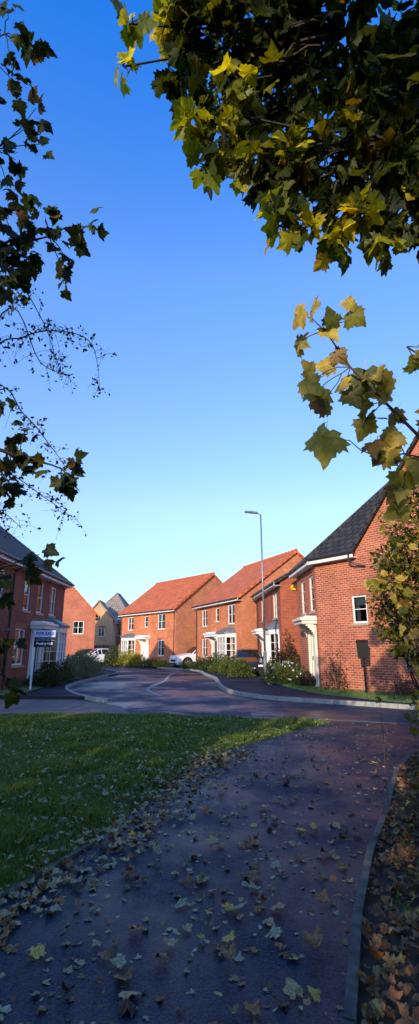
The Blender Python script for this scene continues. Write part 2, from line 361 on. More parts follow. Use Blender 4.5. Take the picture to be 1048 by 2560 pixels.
PR=[(-1.2,-1.0),(.2,1.7),(.60,2.66),(.72,3.05),(.88,3.5),(1.09,4.03),(1.41,4.78),(1.77,5.5),(2.42,7.0),(3.0,8.0),(3.9,9.2),(5.3,10.55)]
sheet('path',[(-5,-6),(-4.6,-3)]+PL+[(4.06,11.35)]+PR[::-1]+[(-3,-6)],.008,M['path'],'damp dark asphalt footpath strewn with fallen leaves','path')
sheet('verge_bank',[(x+.05,y) for x,y in PR]+[(9,8.1),(16,2.9),(30,-6),(0,-6)],.012,M['soil'],'dark earth bank under the hedge','ground')
ribbon('path_edging',smooth_line(PR[1:-2]),.055,0,.05,M['edging'],'mossy concrete edging beside the footpath','kerb',seg=.9,side=-1)
ribbon('path_edging',smooth_line(PL[1:6]),.045,0,.03,M['edging'],'half buried edging between grass and footpath','kerb',seg=.9,side=1)
mb=MB(); mb.box(1.05,1.6,12.62,12.66,.006,.02); mb.box(1.05,1.6,13.0,13.04,.006,.02)
for i in range(10): mb.box(1.05+.058*i,1.08+.058*i,12.66,13.0,.006,.018)
top(mb.build('drain_grate',M['steel']),'rusty iron drain grate set in the road','drain')

def xl(y): return np.interp(y,[p[1] for p in PL],[p[0] for p in PL])
def xr(y): return np.interp(y,[p[1] for p in PR],[p[0] for p in PR])
def clump(X,Y): return .5+.5*np.sin(X*5.3+2*np.sin(Y*3.1))*np.sin(Y*4.7+1.7*np.sin(X*4.1))
def flat_leaves(X,Y,size,shape,z=.015,tilt=.35):
    n=len(X); a=rng.random(n)*6.283
    tip=np.column_stack([np.cos(a),np.sin(a),rng.normal(0,tilt*.5,n)])
    nr=np.column_stack([rng.normal(0,tilt,n),rng.normal(0,tilt,n),np.where(rng.random(n)<.5,1,-1)])
    C=np.column_stack([X,Y,z+size*rng.uniform(.04,.2,n)]); return scatter(C,size,tip,nr,shape)
def multi(X,Y,sz,shapes,z,tilt):
    k=len(shapes); return join([flat_leaves(X[i::k],Y[i::k],sz[i::k],s,z,tilt) for i,s in enumerate(shapes)])
def blades(name,X,Y,hh,ww,label,zb=0):
    n=len(X); a=rng.random(n)*6.283; h=hh*rng.uniform(.5,1.3,n); w=ww*rng.uniform(.7,1.3,n)
    lean=rng.normal(0,.5,(n,2))*h[:,None]
    B=np.column_stack([X,Y,np.full(n,zb)]); S=np.column_stack([np.cos(a)*w,np.sin(a)*w,np.zeros(n)])
    Mi=B+np.column_stack([lean*.35,h*.6]); T=B+np.column_stack([lean,h*.9])
    V=np.stack([B-S,B+S,Mi+S*.6,Mi-S*.6,T],1).reshape(-1,3); o=(np.arange(n)*5)[:,None,None]
    F=(np.array([(0,1,2),(0,2,3),(3,2,4)])[None]+o).reshape(-1,3)
    ob=mesh_np(name,V,F,M['grass']); top(ob,label,'grass',kind='stuff'); return ob
n=150000; Y=2.2+10.7*rng.random(n)**1.25; X=xl(Y)-.04-(.5*Y+1.6)*rng.random(n)
edge=rng.normal(0,.05,n); X=X+edge*.8
ok=(Y<12.95-np.clip(X+2,0,5)*.24); X,Y=X[ok],Y[ok]
tuft=.6+.9*(np.sin(X*3.1+np.sin(Y*2.3)*2)*np.sin(Y*2.7+X)>.2)
blades('verge_grass',X,Y,(.05+.10*np.clip((5.6-Y)/3,0,1)+.01*rng.random(len(X)))*tuft,.0022+.0005*Y,'rough green verge grass speckled with leaves')
n=14000; Y=14.6+9*rng.random(n); X=2.9+4.5*rng.random(n); ok=(X>np.interp(Y,[14.7,17.1,19.8,23.2],[5.35,3.8,3.2,2.95]))&(X<4.35+(20-Y)*.75)
blades('garden_grass',X[ok],Y[ok],.06,.006,'short mown grass below the brick house',.1)
n=5600; Y=2.6+9.6*rng.random(n)**.95; X=xl(Y)-(.5*Y+1)*rng.random(n)**1.2
ok=rng.random(n)<.12+.88*clump(X,Y)**1.3; X,Y=X[ok],Y[ok]
V,F=multi(X,Y,rng.uniform(.018,.062,len(X)),[DRY[0],MAPLES[2],OVAL,DRY[2]],.06,.5)
top(mesh_np('grass_leaf_litter',V,F,M['litter_pale']),'pale and brown leaves scattered over the grass','leaves',kind='stuff')
n=8000; Y=1.9+9.5*rng.random(n)**1.1; u=rng.random(n)**1.25; X=xl(Y)+(xr(Y)-xl(Y))*u
ok=rng.random(n)<.15+.6*clump(X*1.3,Y*1.2)**2; X,Y=X[ok],Y[ok]
V,F=multi(X,Y,rng.uniform(.010,.052,len(X)),[DRY[0],MAPLES[1],OVAL,MAPLES[0],OVAL],.005,.18)
top(mesh_np('path_leaf_litter',V,F,M['litter']),'small fallen leaves strewn across the damp path','leaves',kind='stuff')
n=1500; Y=2.4+6*rng.random(n)**1.0; X=xl(Y)+rng.normal(.1,.2,n)
ok=rng.random(n)<.25+.75*clump(X*.7,Y); X,Y=X[ok],Y[ok]
V,F=multi(X,Y,rng.uniform(.03,.08,len(X)),DRY,.02,.4)
top(mesh_np('edge_leaf_litter',V,F,M['litter']),'drift of brown leaves where grass meets path','leaves',kind='stuff')
protos=[]
for k,(cu,fo) in enumerate([(.5,.3),(1.1,.6),(.3,-.2),(.5,.2),(1.0,.8),(.3,.25),(.8,-.4),(1.8,.7)]):
    V,F=maple(cu,fo,20+k,.035); me=bpy.data.meshes.new('fallen_leaf'); me.from_pydata([tuple(a) for a in V],[],[tuple(int(i) for i in f) for f in F])
    c=[(.40,.18,.055),(.27,.13,.05),(.50,.34,.15),(.38,.34,.18),(.15,.08,.04),(.64,.43,.08),(.33,.18,.07),(.11,.06,.035)][k]
    me.materials.append(mat_noise('leaf_tone_%s'%['russet','brown','tan','sage','umber','gold','chestnut','charcoal'][k],tuple(a*.45 for a in c),tuple(min(1,a*1.25) for a in c),.5,6,.3,.02,0,.25)); protos.append(me)
LB=['curled russet leaf lying on damp asphalt','folded brown leaf lying on damp asphalt','tan maple leaf lying on damp asphalt','pale sage underside leaf on damp asphalt','dark umber leaf lying on damp asphalt','golden yellow maple leaf on damp asphalt','chestnut coloured leaf lying on damp asphalt','shrivelled dark leaf lying on damp asphalt']
cnt=0
while cnt<298:
    y=1.95+6.0*random.random()**1.6; x=float(xl(y)+(xr(y)-xl(y)-.1)*random.random()**1.15)
    if random.random()>.25+.75*float(clump(x*1.1,y*1.1)): continue
    cnt+=1
    k=random.choice([0,1,2,3,4,6,7,0,2,6,1,2,5,6]); o=bpy.data.objects.new('fallen_leaf',protos[k]); COL.objects.link(o); s=random.uniform(.04,.098)*(1.25 if random.random()<.12 else 1)
    o.location=(x,y,.012+s*.22); o.scale=(s,s*random.uniform(.75,1.1),s); o.rotation_euler=(random.gauss(0,.2)+(math.pi if random.random()<.5 else 0),random.gauss(0,.2),random.random()*6.28)
    top(o,LB[k],'leaf','fallen leaves on the path')
n=5600; Y=1.8+8.5*rng.random(n)**1.2; X=xr(Y)+.08+(1.8+.2*Y)*rng.random(n)**1.1
V,F=multi(X,Y,rng.uniform(.03,.08,n),DRY,.04,.6)
top(mesh_np('hedge_leaf_litter',V,F,M['litter_brown']),'thick brown leaf litter beneath the hedge','leaves',kind='stuff')

# ------------------------------------------------------------------ houses
def V2(a): return Vector((a[0],a[1],0))
class Face:
    """a wall plane in house-local coordinates, p0->p1 left to right seen from outside"""
    def __init__(s,p0,p1):
        s.p0=V2(p0); s.d=(V2(p1)-V2(p0)); s.L=s.d.length; s.d.normalize(); s.n=Vector((s.d.y,-s.d.x,0))
    def P(s,x,z,o=0): return tuple(s.p0+s.d*x+s.n*o+Vector((0,0,z)))
    def box(s,mb,x0,x1,z0,z1,o0,o1,m=0):
        mb.box8([s.P(x0,z0,o1),s.P(x1,z0,o1),s.P(x1,z0,o0),s.P(x0,z0,o0),s.P(x0,z1,o1),s.P(x1,z1,o1),s.P(x1,z1,o0),s.P(x0,z1,o0)],m)
REV=.11
def wall(mb,F,h,ops,tops=None):
    xs=sorted({0,F.L}|{round(o[0],4) for o in ops}|{round(o[1],4) for o in ops}); zs=sorted({0,h}|{o[2] for o in ops}|{o[3] for o in ops})
    for i in range(len(xs)-1):
        for j in range(len(zs)-1):
            cx=(xs[i]+xs[i+1])/2; cz=(zs[j]+zs[j+1])/2
            if any(o[0]<cx<o[1] and o[2]<cz<o[3] for o in ops): continue
            mb.poly([F.P(xs[i],zs[j]),F.P(xs[i+1],zs[j]),F.P(xs[i+1],zs[j+1]),F.P(xs[i],zs[j+1])])
    for x0,x1,z0,z1 in ops:
        r=-REV
        mb.poly([F.P(x0,z0),F.P(x0,z1),F.P(x0,z1,r),F.P(x0,z0,r)]); mb.poly([F.P(x1,z1),F.P(x1,z0),F.P(x1,z0,r),F.P(x1,z1,r)])
        mb.poly([F.P(x0,z0),F.P(x0,z0,r),F.P(x1,z0,r),F.P(x1,z0)]); mb.poly([F.P(x0,z1),F.P(x1,z1),F.P(x1,z1,r),F.P(x0,z1,r)])
    if tops: mb.poly([F.P(x,z) for x,z in tops])
def window(F,par,xc,z0,w,h,cols=2,rows=2,frame='white',sill=True,lint='lintel'):
    x0,x1,z1=xc-w/2,xc+w/2,z0+h
    mb=MB(); mb.poly([F.P(x0+.03,z0+.03,-.075),F.P(x1-.03,z0+.03,-.075),F.P(x1-.03,z1-.03,-.075),F.P(x0+.03,z1-.03,-.075)])
    g=mb.build('window',M['glass'],par)
    mb=MB(); t=.06
    F.box(mb,x0+.002,x0+t,z0+.002,z1-.002,-.10,-.04); F.box(mb,x1-t,x1-.002,z0+.002,z1-.002,-.10,-.04)
    F.box(mb,x0+t,x1-t,z0+.002,z0+t,-.10,-.04); F.box(mb,x0+t,x1-t,z1-t,z1-.002,-.10,-.04)
    for c in range(1,cols):
        x=x0+w*c/cols; F.box(mb,x-.03,x+.03,z0+t,z1-t,-.098,-.045)
    for c in range(cols):
        xa=x0+w*c/cols+.03; xb=x0+w*(c+1)/cols-.03
        if c==0: xa=x0+t
        if c==cols-1: xb=x1-t
        for r in range(1,rows):
            z=z0+h*r/rows; F.box(mb,xa,xb,z-.014,z+.014,-.09,-.05)
    mb.build('frame',M[frame],g)
    if sill:
        mb=MB(); F.box(mb,x0-.08,x1+.08,z0-.10,z0-.003,-.05,.05); mb.build('sill',M['stone'],g)
    if lint:
        mb=MB(); F.box(mb,x0-.1,x1+.1,z1+.003,z1+.225,-.05,.012); mb.build('lintel',M[lint],g)
    mb=MB(); o=-.22
    for a,b in ((x0-.05,x0+w*.28),(x1-w*.28,x1+.05)):
        k=5
        for i in range(k):
            xa=a+(b-a)*i/k; xb=a+(b-a)*(i+1)/k; dd=.03 if i%2 else 0; de=0 if i%2 else .03
            mb.poly([F.P(xa,z0-.05,o-dd),F.P(xb,z0-.05,o-de),F.P(xb,z1+.05,o-de),F.P(xa,z1+.05,o-dd)])
    if random.random()<.6: zz=z0+h*random.choice([.55,.65,.8]); mb.poly([F.P(x0,zz,o+.03),F.P(x1,zz,o+.03),F.P(x1,z1,o+.03),F.P(x0,z1,o+.03)])
    mb.build('curtain',M['curtain'],g)
    return (x0,x1,z0,z1)
def door(F,par,xc,w=.95,h=2.05,z0=.1,col='door_dark',canopy=True,frame='white'):
    x0,x1,z1=xc-w/2,xc+w/2,z0+h
    mb=MB(); F.box(mb,x0+.05,x1-.05,z0,z1-.05,-.10,-.06)
    for a,b in ((.12,.45),(.55,.88)):
        for c,d in ((.12,.5),(.6,.9)):
            F.box(mb,x0+w*a+.02,x0+w*b-.0,z0+h*c,z0+h*d-.05,-.06,-.045)
    dr=mb.build('door',M[col],par)
    mb=MB(); F.box(mb,x0+.1,x0+.13,z0+1.0,z0+1.15,-.045,-.01); mb.build('handle',M['steel'],dr)
    mb=MB(); F.box(mb,x0-.16,x0-.002,z0-.1,z1+.1,0.003,.10); F.box(mb,x1+.002,x1+.16,z0-.1,z1+.1,.003,.10); F.box(mb,x0-.16,x1+.16,z1+.1,z1+.24,.003,.12)
    F.box(mb,x0-.2,x0+.03,z0-.1,z0+.08,.10,.13); F.box(mb,x1-.03,x1+.2,z0-.1,z0+.08,.10,.13)
    F.box(mb,x0+.002,x0+.048,z0,z1-.002,-.1,-.02); F.box(mb,x1-.048,x1-.002,z0,z1-.002,-.1,-.02); F.box(mb,x0+.048,x1-.048,z1-.048,z1-.002,-.1,-.02)
    mb.build('door_surround',M[frame],dr)
    if canopy:
        mb=MB(); zc=z1+.24
        F.box(mb,x0-.30,x1+.30,zc+.003,zc+.14,.003,.62); F.box(mb,x0-.36,x1+.36,zc+.143,zc+.24,.003,.70)
        F.box(mb,x0-.28,x1+.28,zc+.243,zc+.32,.003,.5)
        for xa in (x0-.24,x1+.12):
            for i in range(6):
                a=i/6; F.box(mb,xa,xa+.12,zc-.5+.5*a,zc-.5+.5*(a+1/6)-.001,.122,.14+.42*a**1.6)
        mb.build('canopy',M[frame],dr)
    return (x0,x1,z0-.1,z1)
def bay(F,par,xc,w=2.0,z0=.1,h=2.45,proj=.6):
    x0,x1=xc-w/2,xc+w/2; pts=[(x0,0),(x0+.4,proj),(x1-.4,proj),(x1,0)]
    def Q(x,o): p=F.p0+F.d*x+F.n*(o+.003); return (p.x,p.y)
    mb=MB(); mg=MB(); mp=MB()
    for (a,b),nc in zip(zip(pts,pts[1:]),(1,3,1)):
        G=Face(Q(*a),Q(*b)); L=G.L
        G.box(mp,0,L,z0-.1,z0+.5,-.08,0)
        zz0,zz1=z0+.5,z0+h-.25
        mg.poly([G.P(.04,zz0+.03,-.04),G.P(L-.04,zz0+.03,-.04),G.P(L-.04,zz1,-.04),G.P(.04,zz1,-.04)])
        G.box(mb,0,.07,zz0,zz1,-.07,.0); G.box(mb,L-.07,L,zz0,zz1,-.07,.0)
        G.box(mb,.07,L-.07,zz0,zz0+.07,-.07,.0); G.box(mb,0,L,zz1,z0+h,-.08,.02)
        for c in range(1,nc): G.box(mb,L*c/nc-.035,L*c/nc+.035,zz0+.07,zz1,-.07,-.002)
        for c in range(nc):
            xa=L*c/nc+(.07 if c==0 else .035); xb=L*(c+1)/nc-(.07 if c==nc-1 else .035)
            for r in (1,2,3): z=zz0+(zz1-zz0)*r/4; G.box(mb,xa,xb,z-.013,z+.013,-.06,-.02)
            G.box(mb,(xa+xb)/2-.012,(xa+xb)/2+.012,zz0+.07,zz1,-.059,-.021)
    g=mg.build('bay_window',M['glass'],par); mb.build('frame',M['white'],g); mp.build('plinth',M['brick'],g)
    mr=MB(); zt=z0+h
    outer=[Q(x0-.1,0),Q(x0+.34,proj+.12),Q(x1-.34,proj+.12),Q(x1+.1,0)]; inn=[Q(x0+.35,0),Q(x0+.5,.08),Q(x1-.5,.08),Q(x1-.35,0)]
    for i in range(3):
        a,b=outer[i],outer[i+1]; c,d=inn[i+1],inn[i]
        mr.poly([(*a,zt+.08),(*b,zt+.08),(*c,zt+.42),(*d,zt+.42)]); mr.poly([(*a,zt+.003),(*b,zt+.003),(*b,zt+.08),(*a,zt+.08)])
    mr.poly([(*p,zt+.42) for p in inn]); mr.poly([(*p,zt+.003) for p in reversed(outer)])
    mr.build('bay_roof',M['lead'],g)
    mc=MB()
    for fx in (.12,.72):
        for i in range(4):
            xa=x0+w*(fx+.16*i/4); xb=x0+w*(fx+.16*(i+1)/4); mc.poly([F.P(xa,z0+.5,.1+.04*(i%2)),F.P(xb,z0+.5,.1+.04*((i+1)%2)),F.P(xb,z0+h-.2,.1+.04*((i+1)%2)),F.P(xa,z0+h-.2,.1+.04*(i%2))])
    mc.build('curtain',M['curtain'],g)
def roof_gable(par,W,D,eave,ridge,axis,mat,ov=.32,vg=.14,fascia='white'):
    if axis=='x': L0,L1,S=-vg,W+vg,D; mp=lambda l,s,z:(l,s,z)
    else: L0,L1,S=-vg,D+vg,W; mp=lambda l,s,z:(s,l,z)
    tan=(ridge-eave)/(S/2); th=.13
    prof=[(-ov,eave-ov*tan),(S/2,ridge),(S+ov,eave-ov*tan)]
    mb=MB()
    def q(a): mb.poly(a)
    for (s0,z0),(s1,z1) in zip(prof,prof[1:]):
        q([mp(L0,s0,z0+th),mp(L1,s0,z0+th),mp(L1,s1,z1+th),mp(L0,s1,z1+th)]); q([mp(L0,s0,z0),mp(L0,s1,z1),mp(L1,s1,z1),mp(L1,s0,z0)])
        for L in (L0,L1): q([mp(L,s0,z0),mp(L,s1,z1),mp(L,s1,z1+th),mp(L,s0,z0+th)])
    for s0,z0 in (prof[0],prof[2]): q([mp(L0,s0,z0),mp(L1,s0,z0),mp(L1,s0,z0+th),mp(L0,s0,z0+th)])
    r=mb.build('roof',mat,par)
    bm=bmesh.new(); bm.from_mesh(r.data); bmesh.ops.remove_doubles(bm,verts=bm.verts,dist=1e-4); bmesh.ops.recalc_face_normals(bm,faces=bm.faces); bm.to_mesh(r.data); bm.free()
    while r.data.uv_layers: r.data.uv_layers.remove(r.data.uv_layers[0])
    auto_uv(r.data)
    mb=MB(); mb.tube([mp(L0,S/2,ridge+th-.01),mp(L1,S/2,ridge+th-.01)],.11,8)
    k=int((L1-L0)/.45)
    for i in range(k+1): l=L0+(L1-L0)*i/k; mb.tube([mp(l-.02,S/2,ridge+th),mp(l+.02,S/2,ridge+th)],.125,8)
    for L in (L0,L1):
        for (s0,z0),(s1,z1) in zip(prof,prof[1:]):
            n=16
            for i in range(n):
                a0,a1=i/n,(i+.96)/n; sa,sb=s0+(s1-s0)*a0,s0+(s1-s0)*a1; za,zb=z0+(z1-z0)*a0,z0+(z1-z0)*a1
                e=.03 if L==L1 else -.03
                c=[mp(L-e,sa,za-.04),mp(L+e*1.4,sa,za-.04),mp(L+e*1.4,sb,zb-.04),mp(L-e,sb,zb-.04),mp(L-e,sa,za+th+.03),mp(L+e*1.4,sa,za+th+.03),mp(L+e*1.4,sb,zb+th+.012),mp(L-e,sb,zb+th+.012)]
                mb.box8(c)
    mb.build('ridge_tiles',mat,r)
    for s0,sg in ((-ov,-1),(S+ov,1)):
        z=eave-ov*tan; mb=MB(); a=mp(L0,s0+sg*.003,0); b=mp(L1,s0+sg*.023,0)
        mb.box(min(a[0],b[0]),max(a[0],b[0]),min(a[1],b[1]),max(a[1],b[1]),z-.12,z+.06); mb.build('fascia',M[fascia],r)
        mb=MB(); a=mp(L0,s0,0); b=mp(L1,(0 if sg<0 else S)+sg*.004,0); mb.box(min(a[0],b[0]),max(a[0],b[0]),min(a[1],b[1]),max(a[1],b[1]),z-.12,z-.10); mb.build('soffit',M[fascia],r)
        mb=MB(); mb.tube([mp(L0,s0+sg*.085,z+.03),mp(L1,s0+sg*.085,z+.03)],.058,8); mb.build('gutter',M['gutter'],r)
    return r
def downpipe(F,par,x,zt,m='gutter'):
    mb=MB(); mb.tube([F.P(x,zt+.05,.36),F.P(x,zt-.1,.34),F.P(x,zt-.35,.08),F.P(x,zt-.5,.06),F.P(x,.15,.06)],.038,8)
    for z in (zt*.25,zt*.6): F.box(mb,x-.055,x+.055,z,z+.05,.003,.1)
    mb.build('downpipe',M[m],par)
def house(O,theta,W,D,eave,ridge,axis,roofm,wallm,label,specs,fascia='white'):
    par=empty('brick_house',(O[0],O[1],0),math.radians(theta),label,'house')
    mb=MB()
    Fs={'front':Face((0,0),(W,0)),'right':Face((W,0),(W,D)),'back':Face((W,D),(0,D)),'left':Face((0,D),(0,0))}
    for k,F in Fs.items():
        ops=[]
        for sp in specs.get(k,[]):
            t=sp[0]
            if t=='w': ops.append(window(F,par,*sp[1:]))
            elif t=='d': ops.append(door(F,par,sp[1],**(sp[2] if len(sp)>2 else {})))
            elif t=='b': bay(F,par,*sp[1:])
            elif t=='p': downpipe(F,par,sp[1],eave-.2)
        g=(axis=='x' and k in('right','left')) or (axis=='y' and k in('front','back'))
        wall(mb,F,eave,ops,[(0,eave),(F.L,eave),(F.L/2,ridge)] if g else None)
    mb.build('wall',M[wallm],par)
    mb=MB(); mb.poly([(0.05,0.05,2.6),(W-.05,.05,2.6),(W-.05,D-.05,2.6),(.05,D-.05,2.6)]); mb.build('upper_floor',M['stone'],par)
    roof_gable(par,W,D,eave,ridge,axis,M[roofm],fascia=fascia)
    return par,Fs
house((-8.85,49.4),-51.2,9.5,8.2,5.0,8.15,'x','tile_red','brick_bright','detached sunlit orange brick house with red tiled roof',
 {'front':[('w',1.9,3.25,1.05,1.25),('w',4.75,3.45,.6,1.0,1,2),('w',7.3,3.2,1.15,1.35),('b',1.9,2.0),('d',4.75,dict(col='door_white')),('w',7.3,.95,1.0,1.35),('p',.15,),('p',9.35)]})
house((-1.04,39.8),-67,8.04,8.9,5.0,8.25,'x','tile_red','brick_bright','detached red brick house with orange tiled roof',
 {'front':[('w',1.7,3.2,1.05,1.25),('w',4.15,3.45,.6,1.0,1,2),('w',6.5,3.2,1.1,1.3),('w',1.7,.95,1.0,1.35),('d',3.9),('b',6.1,2.2),('p',.15)]})
house((3.15,32),-85.9,7.02,8.0,5.0,7.25,'x','tile_dark','brick','red brick house with dark tiled roof and yellow alarm',
 {'front':[('w',1.9,3.2,1.0,1.3),('w',5.6,3.15,1.1,1.35),('d',2.3),('b',5.4,2.0,.1,2.45,.45),('p',.15)]})
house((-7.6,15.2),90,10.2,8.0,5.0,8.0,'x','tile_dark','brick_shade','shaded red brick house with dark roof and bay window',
 {'front':[('w',5.0,3.1,.7,1.3,1,2),('w',6.6,3.1,.75,1.35,1,2),('w',8.4,3.1,.9,1.35),('w',4.7,.95,1.1,1.4),('d',6.5),('b',8.5,2.0),('w',2.2,3.1,.9,1.3),('w',2.0,.95,1.1,1.4),('p',3.4)]})
house((-17.5,50.2),13,5.7,5.5,5.1,8.1,'y','tile_red','brick_gable','red brick house with its plain gable facing the road',
 {'front':[('w',4.0,3.0,1.1,1.3)],'right':[]})
house((-16.2,63),3,3.8,3.8,5.2,7.4,'y','tile_grey','brick_buff','pale buff brick house with grey tiled gable',
 {'front':[('w',2.4,3.0,.8,1.1)]})
def hip_house():
    par=empty('brick_house',(-16.2,67.6,0),math.radians(-5),'red brick house with pale grey hipped roof','house')
    W,D,e,r=5.3,6.5,5.5,9.2
    mb=MB(); F=Face((0,0),(W,0)); G=Face((W,0),(W,D)); B=Face((W,D),(0,D)); Lf=Face((0,D),(0,0))
    ops=[window(F,par,4.15,3.2,1.1,1.3)]
    for f,o in ((F,ops),(G,[]),(B,[]),(Lf,[])): wall(mb,f,e,o)
    mb.build('wall',M['brick_gable'],par)
    mb=MB(); o=.3; c=[(-o,-o),(W+o,-o),(W+o,D+o),(-o,D+o)]; a=(W/2,D/2-.8,r); b=(W/2,D/2+.8,r); z=e-.1
    P=[(x,y,z) for x,y in c]
    mb.poly([P[0],P[1],a]); mb.poly([P[1],P[2],b,a]); mb.poly([P[2],P[3],b]); mb.poly([P[3],P[0],a,b]); mb.poly(P[::-1])
    rf=mb.build('roof',M['tile_grey'],par)
    mb=MB()
    for p in (P[0],P[1]): mb.tube([p,a],.09,6)
    for p in (P[2],P[3]): mb.tube([p,b],.09,6)
    mb.tube([a,b],.1,6); mb.build('ridge_tiles',M['tile_grey'],rf)
    mb=MB(); mb.box(-o,W+o,-o-.03,-o-.003,z-.12,z+.03); mb.build('fascia',M['white'],rf)
hip_house()
def corner_house():
    F0=Vector((4.41,20,0)); w=Vector((.6,-.8,0)); n=Vector((.8,.6,0)); base=F0
    par=empty('corner_brick_house',(F0.x,F0.y,0),0,'large red brick corner house with steep dark gabled roof','house')
    e=5.35
    f0=Vector((0,0,0)); f1=Vector((-.11,3.7,0)); f2=w*8.5; f5=f2+n*7; f4=n*7
    mb=MB()
    A=Face(f1,f0); S=Face(f0,f2)
    ops=[window(A,par,1.25,3.1,.75,1.5,1,3,lint=None),window(A,par,2.9,3.1,.75,1.5,1,3,lint=None),door(A,par,2.75,col='door_white',frame='cream',z0=.12,h=2.2)]
    wall(mb,A,e,ops)
    ops=[window(S,par,2.05,2.5,.66,1.02,1,2),window(S,par,4.15,1.1,.7,.85,1,1),window(S,par,5.6,3.1,1.0,1.2),window(S,par,6.6,1.0,1.1,1.3)]
    wall(mb,S,e,ops,[(2.2,e),(8.5,e),(5.35,9.0)])
    for a,b in ((f2,f5),(f5,f4),(f4,f1)): wall(mb,Face(a,b),e,[])
    mb.build('wall',M['brick_right'],par)
    z=lambda v,h:Vector((v.x,v.y,h))
    o=.28; s1=1.01
    R0=z(w*1.94+n*3.42,8.8)
    def out(v,ex,h): return z(v+ex,h)
    c0=out(f0,-n*o-w*.2,e-o*s1+.12); c1=out(f1,Vector((-.35,.3,0)),e-o*s1+.12); ck=out(w*2.2,-n*o,e-o*s1+.12)
    up=Vector((0,0,.12))
    K0=z(w*2.2,e)+up; R0=R0+up
    mb=MB()
    mb.poly([c1,c0,R0])
    mb.poly([c0,ck,K0,z(w*5.35+n*3.42,8.8)+up,R0])
    back=z(f4+n*.2,e-.1)+up
    mb.poly([R0,z(w*5.35+n*3.42,8.8)+up,z(w*5.4+n*7.2,e)+up,back]); mb.poly([c1,R0,back])
    g=-n*.12
    k0=z(w*1.92+g,e-.32)+up; ap=z(w*5.35+g,9.0)+up; k2=z(w*8.8+g,e-.35)+up; bk=z(w*5.35+n*7,9.0)+up
    mb.poly([k0,ap,bk,z(w*2.2+n*7,e)+up]); mb.poly([ap,k2,z(w*8.8+n*7,e-.35)+up,bk])
    dn=Vector((0,0,-.14))
    mb.poly([k0,ap,ap+dn,k0+dn]); mb.poly([ap,k2,k2+dn,ap+dn])
    rf=mb.build('roof',M['tile_dark'],par)
    mb=MB()
    mb.tube([c0,R0],.10,8); mb.tube([c1,R0],.06,8); mb.tube([R0,z(w*5.35+n*3.42,8.8)+up],.1,8); mb.tube([ap,bk],.1,8)
    nn=22
    for i in range(nn):
        a=k0.lerp(ap,i/nn); b=k0.lerp(ap,(i+.95)/nn); q=-n*.05
        mb.box8([a+dn+q,a+dn-q,b+dn-q,b+dn+q,a+q+Vector((0,0,.05)),a-q+Vector((0,0,.05)),b-q+Vector((0,0,.02)),b+q+Vector((0,0,.02))])
    mb.build('ridge_tiles',M['tile_dark'],rf)
    mb=MB()
    zf=e-o*s1
    S.box(mb,-.05,2.15,zf-.1,zf+.09,o+.0,o+.025); A.box(mb,-.3,3.85,zf-.1,zf+.09,.30,.325)
    S.box(mb,-.05,2.15,zf-.12,zf-.1,.003,o+.025); A.box(mb,-.3,3.85,zf-.12,zf-.1,.003,.325)
    mb.build('fascia',M['white'],rf)
    mb=MB(); mb.tube([S.P(-.1,zf+.08,o+.085),S.P(2.2,zf+.08,o+.085)],.06,8); mb.tube([A.P(-.3,zf+.08,.385),A.P(3.7,zf+.08,.385)],.06,8); mb.build('gutter',M['gutter'],rf)
    mb=MB(); mb.tube([S.P(2.0,zf+.05,.36),S.P(2.0,zf-.25,.36),S.P(2.1,zf-.35,.25),S.P(2.35,zf-.45,.08),S.P(2.5,zf-.5,.06)],.04,8); mb.build('downpipe',M['gutter'],par)
corner_house()
F=Face((3.65,25),(3.65+7.9795,25+.572))
mb=MB()
pts=[(.72+.19*math.cos(a*math.pi/3),4.62+.16*math.sin(a*math.pi/3)) for a in range(6)]
b=[F.P(x,z,.004) for x,z in pts]; f=[F.P(x,z,.09) for x,z in pts]
mb.poly(f)
for i in range(6): mb.poly([b[i],b[(i+1)%6],f[(i+1)%6],f[i]])
F.box(mb,.72-.07,.72+.07,4.60,4.64,.092,.097,1)
top(mb.build('alarm_box',[flat('alarm_yellow',(.85,.45,.02),.4),M['door_dark']]),'yellow hexagonal burglar alarm box on the brick wall','alarm')

mb=MB()
for i in range(44): x=-13.6+.16*i; mb.box(x,x+.14,56.0,56.03,.1,1.9+.02*(i%2))
mb.box(-13.6,-6.6,56.04,56.1,.5,.6); mb.box(-13.6,-6.6,56.04,56.1,1.5,1.6)
fe=empty('wooden_fence',(0,0,0),0,'tall timber board fence between the houses','fence')
mb.build('panel',M['fence'],fe)
for x in (-13.7,-11.9,-10.1,-8.3,-6.6):
    mb=MB(); mb.box(x-.05,x+.05,56.1,56.2,.0,2.0); mb.build('post',M['fence'],fe)

# ------------------------------------------------------------------ lamp, bin, sign
lp=empty('street_lamp',(2.6,23.5,.1),0,'tall slim grey street lamp with flat head','street lamp')
mb=MB(); mb.tube([(0,0,0),(0,0,1.3)],.085,12); mb.tube([(0,0,1.3),(0,0,1.36)],[.085,.055],12); mb.tube([(0,0,1.36),(0,0,8.0)],[.055,.036],12); mb.build('pole',M['steel'],lp,True)
mb=MB(); mb.box(-.03,.03,-.088,-.08,.45,.95); mb.build('access_door',M['steel'],lp)
mb=MB(); mb.tube([(0,0,7.9),(-.02,0,8.03),(-.18,0,8.08)],[.04,.04,.035],8); mb.build('bracket',M['steel'],lp,True)
mb=MB()
secs=[(-.14,.05,.035),(-.25,.10,.06),(-.5,.13,.055),(-.75,.12,.035),(-.82,.06,.015)]
for (x0,w0,h0),(x1,w1,h1) in zip(secs,secs[1:]):
    z0=8.08+(-x0)*.12; z1=8.08+(-x1)*.12
    mb.box8([(x0,-w0,z0-.03),(x1,-w1,z1-.03),(x1,w1,z1-.03),(x0,w0,z0-.03),(x0,-w0*.7,z0+h0),(x1,-w1*.7,z1+h1),(x1,w1*.7,z1+h1),(x0,w0*.7,z0+h0)])
hd=mb.build('lamp_head',M['steel'],lp)
